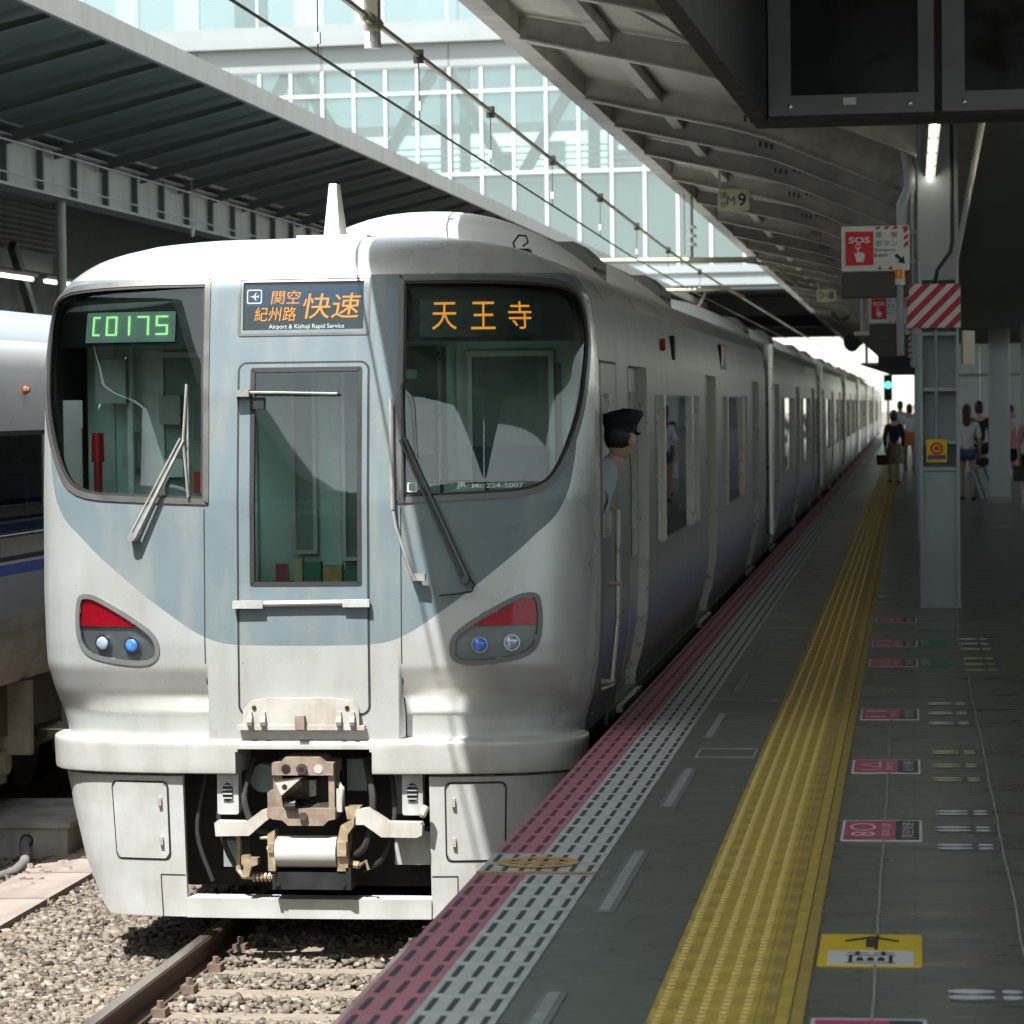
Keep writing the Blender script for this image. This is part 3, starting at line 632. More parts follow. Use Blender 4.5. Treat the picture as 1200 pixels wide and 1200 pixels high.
# --- right platform canopy
RIBS = [4.2, 8.5, 13, 17.5, 20.4, 24.2, 29.1, 32.0, 35.6, 39.7, 44.3, 48.8, 53.3, 57.8, 62.3, 66.8, 71.3, 75.8, 80.3, 84.8, 89.3]+[93.8+4.5*k for k in range(12)]
def deck_z(x): return 4.83-.195*(x+3.2) if x < .25 else 4.157+.02*(x-.25)
rc = thing('platform_canopy', (0, 40, 4), 'grey steel canopy with ribs above the right platform', 'canopy')
xs = [-3.2, -1.5, .25, 3, 9]
MB().grid([[(x, 4, deck_z(x)) for x in xs], [(x, 148, deck_z(x)) for x in xs]]).build('roof_deck', 'canopy_deck', rc, recalc=False)
MB().grid([[(x, 4, deck_z(x)+.06) for x in xs], [(x, 148, deck_z(x)+.06) for x in xs]]).build('roof_sheet', 'canopy_fascia', rc, recalc=False)
b = MB()
for k in range(36):
    y0 = 4+4*k; d = random.uniform(-.012, .012); b.box(-3.245+d, -3.205+d, y0+.01, y0+3.99, 4.70, 4.90)
    if k % 2 == 0: b.box(-3.25, -3.20, y0-.06, y0+.06, 4.68, 4.89)
b.build('fascia', 'canopy_fascia', rc)
MB().box(-3.19, -3.02, 4, 148, 4.62, 4.64).box(-3.04, -3.02, 4, 148, 4.64, 4.78).build('edge_beam', 'canopy_steel', rc)
def rib(y, big=True):
    t_ = .012
    bot = [(-3.02, 4.60), (-1.67, 4.30), (-1.35, 4.21), (0.05, 3.62)]; top = [(0.05, deck_z(.05)-.02), (-1.5, deck_z(-1.5)-.02), (-3.02, deck_z(-3.02)-.02)]
    b = MB(); b.prism(bot+top, 'y', y-t_, y+t_)
    for i in range(3):
        (xa, za), (xb, zb) = bot[i], bot[i+1]; b.bar((xa, y, za-.008), (xb, y, zb-.008), .15, .016, up=(0, 0, 1))
    if big:
        for i in range(2):
            for j in range(3):
                for q in (-1.52, -1.30): b.cyl((q+j*.06, y-.012, 4.36-j*.014-i*.02+.05*i), (q+j*.06, y-.03, 4.36-j*.014-i*.02+.05*i), .016, .016, 6, 1)
        b.box(-1.6, -1.1, y-.02, y-.0125, 4.34, 4.38, 0)
    b.bar((-3.0, y+.4, 4.63), (-2.4, y+1.2, 4.58), .05, .05)
    return b.build('rib', ['canopy_steel', 'black'], rc)
r0 = rib(0.0)
for k, y_ in enumerate(RIBS):
    o = r0 if k == 0 else r0.copy()
    if k: col.objects.link(o)
    o.location = (0, y_, 0)
for x_ in (-2.35, -1.05): MB().box(x_-.05, x_+.05, 4, 148, deck_z(x_)-.12, deck_z(x_)-.012).build('purlin', 'canopy_steel', rc)
MB().cyl((-2.0, 21.0, 4.48), (-.6, 28.0, 4.18), .014, .014, 6).cyl((-2.0, 17.0, 4.48), (-.6, 24.0, 4.18), .014, .014, 6).build('tie_rod', 'canopy_steel', rc)
# soffit of the stairs at the right
so_ = thing('stair_enclosure', (2, 35, 3), 'dark smooth underside of the stair enclosure above the right of the platform', 'stair enclosure')
prof = [(8, 4.0), (20, 3.62), (33.6, 3.19), (60, 2.80)]
b = MB(); b.prism([(y, z) for y, z in prof]+[(60, 3.3), (33.6, 3.6), (20, 4.0), (8, 4.1)], 'x', .53, 3.4); b.build('soffit', 'soffit', so_)
b = MB(); b.prism([(y, z-.015) for y, z in prof]+[(y, z+.12) for y, z in prof[::-1]], 'x', .505, .527); b.build('edge_trim', 'canopy_fascia', so_)
for x0, x1, y0, y1, lab in ((1.28, 1.62, 52, 52.5, 'pale square pillar behind the woman with the suitcase'), (1.70, 2.3, 48.6, 49.2, 'pale square pillar at the right edge of the picture')):
    p_ = thing('pillar', ((x0+x1)/2, (y0+y1)/2, 0), lab, 'pillar')
    MB().prism(rrect(x0, x1, y0, y1, .03, 2), 'z', 0, 3.05).build('shaft', 'pillar_white', p_, smooth=True); MB().box(x0-.02, x1+.02, y0-.02, y1+.02, .001, .12).build('skirting', 'soffit', p_)
wl = thing('partition_wall', (2, 70, 0), 'white panelled wall at the far end of the right platform side', 'wall')
for k in range(4): MB().box(.75+k*.82, .75+k*.82+.815, 72, 72.15, 0, 3.4).build('panel', 'wall_white', wl)
MB().box(.74, 4.1, 71.96, 71.995, 2.28, 2.33).build('rail', 'conduit', wl)

sw = tag(MB().box(8.7, 8.85, -12, 90, 0, 2.8).build('side_wall', 'column_grey', base=(8.7, 30, 0)), 'added unseen grey wall along the far right side, blocking side light', 'wall')  # wall added out of view to hold back light from the right
# --- left canopy
lc = thing('platform_canopy', (-9.25, 45, 4), 'dark grey ribbed canopy over the left platform', 'canopy')
def ldz(x): return 5.10+.24*(x+7.0) if x > -9.25 else 4.56+.25*(-9.25-x)
xs = [-7.0, -9.25, -13.0]
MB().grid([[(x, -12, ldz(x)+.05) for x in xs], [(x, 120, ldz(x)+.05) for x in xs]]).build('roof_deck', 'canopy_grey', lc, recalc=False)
MB().grid([[(x, -12, ldz(x)+.10) for x in xs], [(x, 120, ldz(x)+.10) for x in xs]]).build('roof_sheet', 'canopy_fascia', lc, recalc=False)
MB().box(-7.0, -6.95, -12, 120, 4.97, 5.19).build('fascia', 'canopy_fascia', lc)
b = MB(); b.prism([(-7.02, 5.06), (-7.02, 5.01), (-7.5, 4.89), (-9.2, 4.46), (-9.2, 4.58)], 'y', -.02, .02); b.prism([(-7.1, 4.99), (-7.5, 4.889), (-9.2, 4.459), (-9.2, 4.45), (-7.5, 4.88), (-7.1, 4.98)], 'y', -.05, .05)
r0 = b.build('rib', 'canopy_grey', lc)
b = MB(); b.box(-8.2, -7.15, -.5, .5, 5.02, 5.03)
for k in range(50):
    o = r0 if k == 0 else r0.copy()
    if k: col.objects.link(o)
    o.location = (0, 10+1.9*k, 0)
gr = MB(); gr.box(-9.27, -9.23, -12, 120, 4.06, 4.54); gr.box(-9.4, -9.1, -12, 120, 4.03, 4.06); gr.box(-9.4, -9.1, -12, 120, 4.54, 4.56); gr.build('girder', 'girder_grey', lc)
st0 = MB().box(-9.229, -9.16, -.03, .03, 4.065, 4.535).build('stiffener', 'canopy_grey', lc)
for k in range(40):
    o = st0 if k == 0 else st0.copy()
    if k: col.objects.link(o)
    o.location = (0, 12+1.35*k, 0)
MB().tube([(-9.08, 8, 4.72), (-9.08, 40, 4.66), (-9.08, 90, 4.52)], .035, 8).build('pipe', 'girder_grey', lc)
b = MB()
for y_ in (28, 38, 48): b.cyl((-8.9, y_, 4.62), (-8.9, y_, 3.95), .006, .006, 6, 0); b.cyl((-8.9, y_, 3.97), (-8.9, y_, 3.88), .03, .018, 8, 1)
b.build('hanger', ['girder_grey', 'insulator'], lc)
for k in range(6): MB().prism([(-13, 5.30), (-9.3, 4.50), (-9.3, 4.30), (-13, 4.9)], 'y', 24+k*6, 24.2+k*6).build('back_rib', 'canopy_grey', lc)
for k, y_ in enumerate((33.2, 45.0, 57.0)):
    tag(MB().cyl((-9.25, y_, 0), (-9.25, y_, 4.03), .055, .055, 10).build('post', 'girder_grey', base=(-9.25, y_, 0)), ['slim grey pipe post under the left girder, in view left of the train', 'slim grey pipe post on the left platform hidden behind the train, nearer', 'slim grey pipe post on the left platform hidden behind the train, farther'][k], 'post')
lp = struct(MB().box(-13.5, -8.75, -12, 190, -1.29, 0).build('platform_left', 'platform_floor'))
sl_ = thing('slat_screen', (-11.6, 40, 3), 'pale horizontal slat screen under the left canopy', 'screen')
s0 = MB().prism([(-11.62, 3.86), (-11.57, 3.83), (-11.55, 3.83), (-11.55, 3.845), (-11.60, 3.90), (-11.62, 3.90)], 'y', 30, 41.2).build('slat', 'girder_grey', sl_)
for k in range(1, 9):
    o = s0.copy(); col.objects.link(o); o.location = (0, 0, .075*k)
MB().box(-11.66, -11.63, 30, 41.3, 3.6, 4.6).build('backing', 'facade_grey', sl_)
b = MB(); b.bar((-11.4, 38.6, 3.85), (-11.4, 39.6, 2.9), .1, .14); b.build('brace', 'canopy_grey', sl_)
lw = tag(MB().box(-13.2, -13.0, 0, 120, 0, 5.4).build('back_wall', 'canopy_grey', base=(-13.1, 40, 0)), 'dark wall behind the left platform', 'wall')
for k in range(3):
    t = thing('tube_lamp', (-11.2, 38+k*2.2, 3.5), ['nearest', 'middle', 'farthest'][k]+' lit fluorescent tube at the far left under the slat screen', 'lamp', 'tube lamps under the left canopy')
    MB().cyl((-11.2, 37.2+k*2.2, 3.42), (-11.2, 38.8+k*2.2, 3.42), .02, .02, 8).build('tube', 'tube_light', t); MB().box(-11.25, -11.15, 37.1+k*2.2, 38.9+k*2.2, 3.445, 3.49).build('housing', 'girder_grey', t)

# --- building added behind the viewer to block low sky; cab windows mirror it
cb = thing('sky_block_building', (-6, -46, -1.3), 'added grey building behind the viewer, unseen, blocking low sky light', 'building')
MB().box(-45, 40, -58, -46, 4.8, 11.2).build('upper_storey', 'facade_grey', cb)
for k in range(7): MB().box(-44+k*13.5, -42.6+k*13.5, -50, -46.4, -1.3, 4.8).build('pier', 'platform_wall', cb)
MB().box(-45, 40, -58.2, -56, -1.3, 4.8).build('back_wall', 'platform_wall', cb)
w0_ = None
for r_ in range(2):
    for k in range(28):
        if w0_ is None: w0_ = MB().box(-44, -42, -45.97, -45.93, 5.8, 7.6).build('window', 'screen', cb); o = w0_
        else: o = w0_.copy(); col.objects.link(o)
        o.location = (k*3.0, 0, r_*3.0)
# --- station building across the tracks
sb = thing('station_building', (-12.8, 100, 5.4), 'pale glass and grey panel station building bridging the tracks', 'building')
AE = Vector((math.cos(R(5)), -math.sin(R(5)), 0)); AN = Vector((-math.sin(R(5)), -math.cos(R(5)), 0))
O = Vector((-12.8, 100, 0))
def fb(mb, s0, s1, z0, z1, d0, d1, m=0):
    """box on the facade: s along it, d outwards"""
    vs = [O+AE*s+AN*d+Vector((0, 0, z)) for z in (z0, z1) for d in (d0, d1) for s in (s0, s1)]
    return mb.add(vs, [(0, 2, 3, 1), (4, 5, 7, 6), (0, 1, 5, 4), (2, 6, 7, 3), (0, 4, 6, 2), (1, 3, 7, 5)], m)
S0, S1 = -32, 24; PITCH = 1.07
b = MB(); fb(b, S0, S1, 5.5, 5.9, -45, .25); b.build('bridge_deck', 'facade_grey', sb); b = MB(); fb(b, S0, S1, 5.35, 5.497, -45, .2); b.build('underside', 'brace', sb)  # dark sheet below the deck; the underside's shade is put into its colour
b = MB(); fb(b, S0, S1, 5.9, 6.15, -.3, .35); b.build('ledge', 'facade_grey', sb)
b = MB(); fb(b, S0, S1, 4.6, 5.34, -20, -19); fb(b, S0, S1, 4.7, 5.34, -44, -43); fb(b, S0, S1, 4.75, 5.34, -8, -7.4); b.build('girder', 'brace', sb)
for k in range(int((S1-S0)/4.28)):
    b = MB(); s_ = S0+k*4.28; fb(b, s_+.015, s_+4.265, 12.78, 13.55, -.15, .12); b.build('panel', 'facade_grey', sb)
b = MB(); fb(b, S0, S1, 13.55, 13.85, -.15, .45); b.build('cornice', 'facade_grey', sb)
b = MB(); fb(b, S0, S1, 13.85, 14.25, -.15, .30); b.build('cornice', 'facade_grey', sb)
LV = [(6.15, 9.22), (9.32, 11.90), (12.0, 12.72)]
pane = {}
n_ = int((S1-S0)/PITCH)
for r_, (z0, z1) in enumerate(LV):
    for k in range(n_):
        s_ = S0+k*PITCH
        p = O+AE*s_
        if p.x > 1 or p.x < -33: continue
        if r_ not in pane:
            b = MB(); fb(b, 0, PITCH-.10, z0, z1, -.02, .0); pane[r_] = b.build('window_pane', 'facade_glass', sb); o = pane[r_]
        else:
            o = pane[r_].copy(); col.objects.link(o)
        o.location = AE*(s_+.05)
m0 = None
for k in range(n_+1):
    s_ = S0+k*PITCH
    if m0 is None:
        b = MB(); fb(b, -.05, .05, 6.15, 12.72, -.06, .10); m0 = b.build('mullion', 'mullion', sb); o = m0
    else: o = m0.copy(); col.objects.link(o)
    o.location = AE*s_
for z0, z1 in ((9.22, 9.32), (11.9, 12.0), (12.72, 12.78)):
    b = MB(); fb(b, S0, S1, z0, z1, -.06, .07); b.build('transom', 'mullion', sb)
# inside: blinds low down, V braces and a hall with railings above
b = MB(); fb(b, S0, S1, 6.15, 9.15, -1.0, -.9); b.build('inner_screen', 'blind', sb)
b = MB(); fb(b, S0, S1, 9.05, 9.25, -9, -.3); b.build('floor_slab', 'blind', sb)
b = MB(); fb(b, S0, S1, 9.3, 13.8, -9.2, -9); b.build('inner_wall', 'inner_wall', sb)
b = MB(); fb(b, S0, S1, 10.85, 11.15, -3.2, -2.6); b.build('inner_beam', 'brace', sb)
for k in range(12):
    s_ = S0+2+k*5.0
    for q in (-1, 1):
        b = MB(); p0 = O+AE*(s_+q*.25)+AN*-.7+Vector((0, 0, 9.3)); p1 = O+AE*(s_+q*2.3)+AN*-.7+Vector((0, 0, 12.8)); b.bar(p0, p1, .34, .34, up=AN); b.build('brace', 'brace', sb)
    b = MB(); fb(b, s_+2.1, s_+2.45, 9.25, 13, -2.6, -2.2); fb(b, s_+2.75, s_+3.05, 9.25, 13, -2.6, -2.2); b.build('inner_column', 'brace', sb)
for k in range(26):
    s_ = S0+1+k*2.1+random.uniform(-.5, .5); h = random.uniform(.5, 1.3)
    b = MB(); fb(b, s_, s_+random.uniform(.5, 1.6), 9.28, 9.3+h, -3.6, -3.2); b.build('counter', 'brace' if k % 3 else 'blind', sb)
for k in range(4):
    b = MB(); fb(b, S0, S1, 9.5+.22*k, 9.56+.22*k, -.9, -.84); b.build('rail', 'grey_part', sb)
# balcony level on top
for k in range(int((S1-S0)/2.14)):
    s_ = S0+k*2.14
    b = MB(); fb(b, s_+.03, s_+2.1, 14.25, 15.4, .2, .22); b.build('balcony_glass', 'facade_glass', sb)
    b = MB(); fb(b, s_-.03, s_+.03, 14.25, 15.5, .17, .25); b.build('balcony_post', 'mullion', sb)
    b = MB(); fb(b, s_+.1, s_+random.uniform(.8, 1.9), 14.25, 17.5, -4, -3.8); b.build('balcony_wall', random.choice(['blind', 'inner_wall', 'brace', 'facade_grey']), sb)
b = MB(); fb(b, S0, S1, 14.25, 22, -8, -7.5); b.build('upper_wall', 'facade_grey', sb)
# ================================================================== SILVER COMMUTER TRAIN
Y0 = 15.78; ND = .5; NN = 3.0; WREF = 1.49; HOLE = []
ZW = [(-.95, 1.17), (-.65, 1.29), (-.18, 1.375), (.04, 1.40), (.15, 1.435), (.37, 1.475), (.75, 1.49), (1.8, 1.49), (2.0, 1.485), (2.15, 1.47), (2.3, 1.445), (2.40, 1.38), (2.48, 1.27), (2.55, 1.10), (2.60, .92), (2.64, .66), (2.66, .0)]
ZYS = [(-.87, .06), (-.15, .13), (.02, .13), (.12, .13), (.24, .055), (.37, .005), (.5, 0), (1.24, .03), (1.8, .09), (2.36, .18), (2.42, .205), (2.48, .25), (2.55, .34), (2.60, .48), (2.64, .72), (2.66, 1.15)]
ZYC = [(-.87, .06), (-.15, .0), (.5, .0)]+ZYS[7:]
def lerp(T, z):
    if z <= T[0][0]: return T[0][1]
    for (a, b), (c, d) in zip(T, T[1:]):
        if z <= c: return b+(d-b)*(z-a)/(c-a)
    return T[-1][1]
def slerp(T, z, h=.02): return (lerp(T, z-h)+lerp(T, z)+lerp(T, z+h))/3
_u = [i/400*.9 for i in range(400)]+[1-.1*(1-i/1200)**3 for i in range(1201)]
_v = [ND*(1-max(0, 1-u**NN)**(1/NN)) for u in _u]
_a = [0.]
for i in range(1, len(_u)): _a.append(_a[-1]+math.hypot((_u[i]-_u[i-1])*WREF, _v[i]-_v[i-1]))
AMAX = _a[-1]
_u, _v, _a = np.array(_u), np.array(_v), np.array(_a)
def S(a, z, lift=0., tuck=None):
    if lift:
        e = .004; p = S(a, z, 0, tuck)
        du = S(min(a+e, AMAX), z, 0, abs(a) > .51 if tuck is None else tuck)-S(max(a-e, -AMAX), z, 0, abs(a) > .51 if tuck is None else tuck)
        dz = S(a, min(z+e, 2.655), 0, tuck)-S(a, z-e, 0, tuck)
        n = dz.cross(du).normalized()
        if n.y > 0: n = -n
        return p+n*lift
    s = 1 if a >= 0 else -1; aa = min(abs(a), AMAX)
    u = float(np.interp(aa, _a, _u)); v = float(np.interp(aa, _a, _v)); wz = slerp(ZW, z) if -.8 < z < 2.6 else lerp(ZW, z)
    k = 1-wz/WREF; q = 4. if k < .2 else max(0., 1/k-1)
    x = WREF*u*(1-k*u**q)
    tk = abs(a) > .51 if tuck is None else tuck
    yf = slerp(ZYS, z, .015) if tk else slerp(ZYC, z, .015)
    return Vector((TC+s*x, Y0+yf+v, z))
def ring(poly, d0, d1, lift, depth, mb=None, m=0, tuck=None):
    """raised frame that follows the nose surface between two offsets of an outline"""
    mb = mb or MB(); o = offset_poly(poly, d0); i_ = offset_poly(poly, d1); n = len(poly)
    rows = [[S(*p, lift-depth, tuck) for p in o], [S(*p, lift, tuck) for p in o], [S(*p, lift, tuck) for p in i_], [S(*p, lift-depth, tuck) for p in i_]]
    return mb.grid([r+[r[0]] for r in rows], m)
def fill(poly, lift, nz=20, nu=14, mb=None, m=0, tuck=None):
    mb = mb or MB(); zs = [p[1] for p in poly]; z0, z1 = min(zs), max(zs); rows = []
    for k in range(nz+1):
        z = z0+(z1-z0)*min(max(k/nz, .002), .998); xs = []
        for i in range(len(poly)):
            (xa, za), (xb, zb) = poly[i-1], poly[i]
            if (za > z) != (zb > z): xs.append(xa+(xb-xa)*(z-za)/(zb-za))
        if len(xs) < 2: continue
        rows.append([S(min(xs)+(max(xs)-min(xs))*j/nu, z, lift, tuck) for j in range(nu+1)])
    return mb.grid(rows, m)
def mir(p): return [(-a, z) for a, z in p[::-1]]
WIND = [(.50, 2.405), (.50, 2.38), (.50, 2.0), (.495, 1.6), (.495, 1.25), (.495, 1.225), (.53, 1.224), (.92, 1.238), (1.16, 1.25), (1.28, 1.285), (1.36, 1.36), (1.45, 1.53), (1.52, 1.71), (1.565, 1.92), (1.60, 2.08), (1.60, 2.22), (1.545, 2.325), (1.43, 2.375), (1.20, 2.395), (.87, 2.405), (.53, 2.406)][::-1]
WIND = densify(chaikin(WIND, 1), .04)
LAMP = chaikin([(1.25, .735), (1.20, .76), (1.11, .745), (.84, .595), (.762, .51), (.77, .41), (.86, .375), (1.12, .40), (1.225, .45), (1.262, .56)], 2)
DOOR = rrect(-.345, .355, .125, 1.965, .05, 5)
DWIN = rrect(-.272, .322-.01, .80, 1.93, .012, 5)
DISP = rrect(-.345, .345, 2.105, 2.405, .012, 3)
car1 = thing('train_car', (TC, Y0, 0), 'silver lead train car with cab front, blue-grey V paint and lit destination signs', 'train car', 'cars of the silver commuter train')
# ---- nose shell
zs = [-.03, -.01, .01]+[.025+.018*i for i in range(int((2.58-.025)/.018)+1)]+[2.60, 2.615, 2.63, 2.64, 2.648, 2.655, 2.66]
as_ = []; a = -AMAX
while a < AMAX-.008: as_.append(a); a += .02
as_.append(AMAX)
for q in (-.515, -.505, .505, .515): as_.append(q)
as_ = sorted(as_)
holes = [offset_poly(p, .022) for p in (WIND, mir(WIND), LAMP, mir(LAMP), densify(DOOR), densify(DISP))]
def yb(z): return Y0+max(.70, lerp(ZYS, z)+ND)
rows = [[S(a_, z) for a_ in as_] for z in zs]
for r_, z in zip(rows, zs):
    r_.insert(0, Vector((r_[0].x, yb(z), z))); r_.append(Vector((r_[-1].x, yb(z), z)))
def skip(i, j):
    if j == 0 or j >= len(as_): return False
    z = (zs[i]+zs[i+1])/2; a_ = (as_[j-1]+as_[j])/2
    return any(inside(h, a_, z) for h in holes)
MB().grid(rows, 0, skip).build('nose', 'nose_paint', car1, smooth='all', recalc=False)
for sgn, P in ((1, WIND), (-1, mir(WIND))):
    fr = ring(P, 0, .030, .008, .05).build('windscreen', 'frame_metal', car1, smooth=True); fr['label'] = 'dark windscreen frame around the '+('right' if sgn > 0 else 'left')+' cab window'
    ring(offset_poly(P, .029), 0, .014, .004, .03).build('seal', 'rubber', fr, smooth=True)
    fill(offset_poly(P, .03), -.006, 26, 22).build('pane', 'cab_glass', fr, smooth='all')
    # dark band behind the top of the glass
    band = [(s_*(-1 if sgn < 0 else 1), z) for s_, z in ((.52, 2.065), (1.50, 2.065), (1.52, 2.22), (1.47, 2.31), (1.20, 2.37), (.52, 2.385))]
    fill(band, -.05, 10, 16).build('header_band', 'black', fr, smooth='all')
# LED boxes behind the glass
def flat_panel(px0, px1, z0, z1, y, name, m, parent):
    return MB().box(TC+px0, TC+px1, y, y+.03, z0, z1).build(name, m, parent)
yl = S(.85, 2.22).y-.0
def tilt_pt(xa, xb, za, zb, lift):
    """points on the nose behind the glass for a board, u,v in 0..1"""
    return lambda u, v: S(xa+(xb-xa)*u, za+(zb-za)*v, lift)
def surf_text(mb, txt, f_, cu, cv, hw, hv, m=0, bold=0., shear=0.):
    vs, fs = text_geo(txt, bold); xs = [v.x for v in vs]; ys = [v.y for v in vs]
    cx, cy = (min(xs)+max(xs))/2, (min(ys)+max(ys))/2; kx = hw/(max(xs)-min(xs)); ky = hv/(max(ys)-min(ys))
    return mb.add([f_(cu+(v.x-cx)*kx+shear*(v.y-cy)*ky, cv+(v.y-cy)*ky) for v in vs], fs, m)
f1 = tilt_pt(.61, 1.265, 2.085, 2.285, -.032); led = MB().grid([[f1(u/12, v/4) for u in range(13)] for v in range(5)]).build('led_board', 'led_back', car1, smooth='all'); led['label'] = 'LED board with three orange characters'
f2 = tilt_pt(.61, 1.265, 2.085, 2.285, -.028); b = MB()
for ch, cu in (('天', .20), ('王', .515), ('寺', .82)): surf_text(b, ch, f2, cu, .56, .20, .72)
b.build('lettering', 'led_orange', led, recalc=False)
f1 = tilt_pt(-1.235, -.70, 2.085, 2.245, -.032); led = MB().grid([[f1(u/12, v/4) for u in range(13)] for v in range(5)]).build('led_board', 'led_pale', car1, smooth='all'); led['label'] = 'LED board with green digits'
f2 = tilt_pt(-1.235, -.70, 2.085, 2.245, -.028); b = MB()
SEG = {'0': 'abcdef', '1': 'bc', '7': 'abc', '5': 'afgcd', 'C': 'adef'}
def seg7(mb, ch, cu, w_, v0, v1):
    vm = (v0+v1)/2; t_ = .022; tv = .06
    R_ = {'a': (cu-w_, cu+w_, v1-tv, v1), 'd': (cu-w_, cu+w_, v0, v0+tv), 'g': (cu-w_, cu+w_, vm-tv/2, vm+tv/2), 'b': (cu+w_-t_, cu+w_, vm, v1), 'c': (cu+w_-t_, cu+w_, v0, vm), 'f': (cu-w_, cu-w_+t_, vm, v1), 'e': (cu-w_, cu-w_+t_, v0, vm)}
    for s_ in SEG[ch]:
        u0, u1, q0, q1 = R_[s_]; mb.add([f2(u0, q0), f2(u1, q0), f2(u1, q1), f2(u0, q1)], [(0, 1, 2, 3)])
for ch, cu, w_ in (('C', .13, .045), ('0', .31, .065), ('1', .47, .05), ('7', .66, .065), ('5', .86, .065)): seg7(b, ch, cu, w_, .22, .86)
for k in range(0): b.add([f2(.05, .12+.16*k), f2(.17, .12+.16*k), f2(.17, .17+.16*k), f2(.05, .17+.16*k)], [(0, 1, 2, 3)])
b.build('lettering', 'led_green', led, recalc=False)
# ---- centre destination display
b = ring(densify(DISP), -.005, .008, .005, .03); ds = b.build('destination_display', 'frame_metal', car1, smooth=True)
fd = lambda u, v, L=-.008: S(-.345+.69*u, 2.105+.30*v, L)
MB().grid([[fd(u/8, v/4, -.012) for u in range(9)] for v in range(5)]).build('screen_back', 'led_back', ds)
MB().grid([[fd(.05+.90*u/8, .50+.36*v/4, -.0105) for u in range(9)] for v in range(5)]).build('blue_field', 'sign_blue', ds)
b = MB(); surf_text(b, '関空', lambda u, v: fd(u, v), .36, .66, .22, .24, shear=.05); surf_text(b, '紀州路', lambda u, v: fd(u, v), .28, .37, .32, .25, shear=.05)
surf_text(b, '快速', lambda u, v: fd(u, v), .71, .50, .44, .44, shear=.07); b.build('lettering', 'lcd_orange', ds, recalc=False)
b = MB(); surf_text(b, 'Airport & Kishuji Rapid Service', lambda u, v: fd(u, v), .52, .14, .58, .10)
pr = [fd(.115+.058*p[0], .68+.125*p[1]) for p in rrect(-1, 1, -1, 1, .25, 3)]; pi_ = [fd(.115+.050*p[0], .68+.105*p[1]) for p in rrect(-1, 1, -1, 1, .22, 3)]
b.grid([pr+[pr[0]], pi_+[pi_[0]]])
pln = [(-.75, -.05), (-.2, -.1), (.25, -.75), (.4, -.75), (.15, -.1), (.55, -.08), (.72, -.28), (.82, -.28), (.72, 0), (.82, .28), (.72, .28), (.55, .08), (.15, .1), (.4, .75), (.25, .75), (-.2, .1), (-.75, .05)]
o_ = len(b.v); b.add([fd(.115+.042*x, .68+.09*z, -.0075) for x, z in pln], [list(range(len(pln)))])
b.build('lettering', 'led_white', ds, recalc=False)
MB().grid([[fd(u/8, v/4, -.003) for u in range(9)] for v in range(5)]).build('pane', 'clear_cover', ds, smooth='all')
# ---- gangway door
DW = densify(DOOR, .05); n_ = len(DW)
def on_rect(p, c, q0, q1):
    return p
door = ring(DW, 0, .012, .002, .04).build('front_door', 'rubber', car1, smooth=True); door['label'] = 'blue-grey gangway door in the middle of the cab front'
inn = []
cxd, czd = .005, 1.2
DI = offset_poly(DW, .012)
for (x, z) in DI:
    inn.append((min(max(x, -.272), .312), min(max(z, .80), 1.93)))
b = MB(); rows = []
for k in range(13):
    t_ = k/12; rows.append([S(p[0]+(q[0]-p[0])*t_, p[1]+(q[1]-p[1])*t_, .004) for p, q in zip(DI, inn)])
rows = [[S(*p, -.03) for p in DI]]+rows+[[S(*q, -.03) for q in inn]]
b.grid([r+[r[0]] for r in rows]).build('leaf', 'nose_paint', door, smooth=True)
wn = ring(densify(DWIN, .05), -.004, .02, .006, .03).build('door_window', 'rubber', door, smooth=True)
fill(offset_poly(densify(DWIN, .05), .014), -.004, 16, 6).build('pane', 'cab_glass', door, smooth='all')
b = MB(); b.tube([S(-.35, .70, .02), S(-.33, .705, .035), S(.33, .712, .035), S(.355, .712, .02)], .011, 8); b.box(TC-.36, TC-.20, Y0-.04, Y0-.005, .685, .725); b.box(TC+.22, TC+.36, Y0-.035, Y0-.005, .69, .73)
b.tube([S(-.33, .705, .028), S(.33, .712, .028)], .016, 8)
b.build('handle_bar', 'grey_part', door, smooth=True)
b = MB(); b.tube([S(-.31, 1.80, .05), S(-.1, 1.797, .045), S(.19, 1.79, .03)], .007, 6, 0); b.box(TC-.35, TC-.27, Y0+.02, Y0+.09, 1.785, 1.82, 0); b.tube([S(-.27, 1.802, .032), S(.20, 1.792, .024)], .005, 6, 1); b.box(TC-.265, TC-.20, Y0+.06, Y0+.085, 1.72, 1.78, 1)
b.build('door_wiper', ['wiper_grey', 'rubber'], door)
# folded step plate with hinges at the door foot
b = MB(); pl_ = [(-.31, .075), (.30, .075), (.30, .16), (.27, .205), (.16, .222), (-.16, .222), (-.27, .205), (-.31, .16)]
b.prism([(TC+x, z) for x, z in pl_], 'y', Y0-.05, Y0-.02, 0)
for x in (-.27, -.20, .20, .27): b.cyl((TC+x-.012, Y0-.065, .10), (TC+x+.012, Y0-.065, .10), .028, .028, 8, 0); b.box(TC+x-.010, TC+x+.010, Y0-.07, Y0-.04, .06, .15, 0)
b.box(TC-.03, TC+.02, Y0-.085, Y0-.05, .06, .13, 1); b.box(TC-.34, TC+.33, Y0-.06, Y0-.01, .055, .078, 0)
for x in (-.25, .24): b.cyl((TC+x, Y0-.056, .17), (TC+x, Y0-.049, .17), .012, .012, 8, 2)
b.build('step_plate', ['plate_cream', 'iron_brown', 'black'], car1)
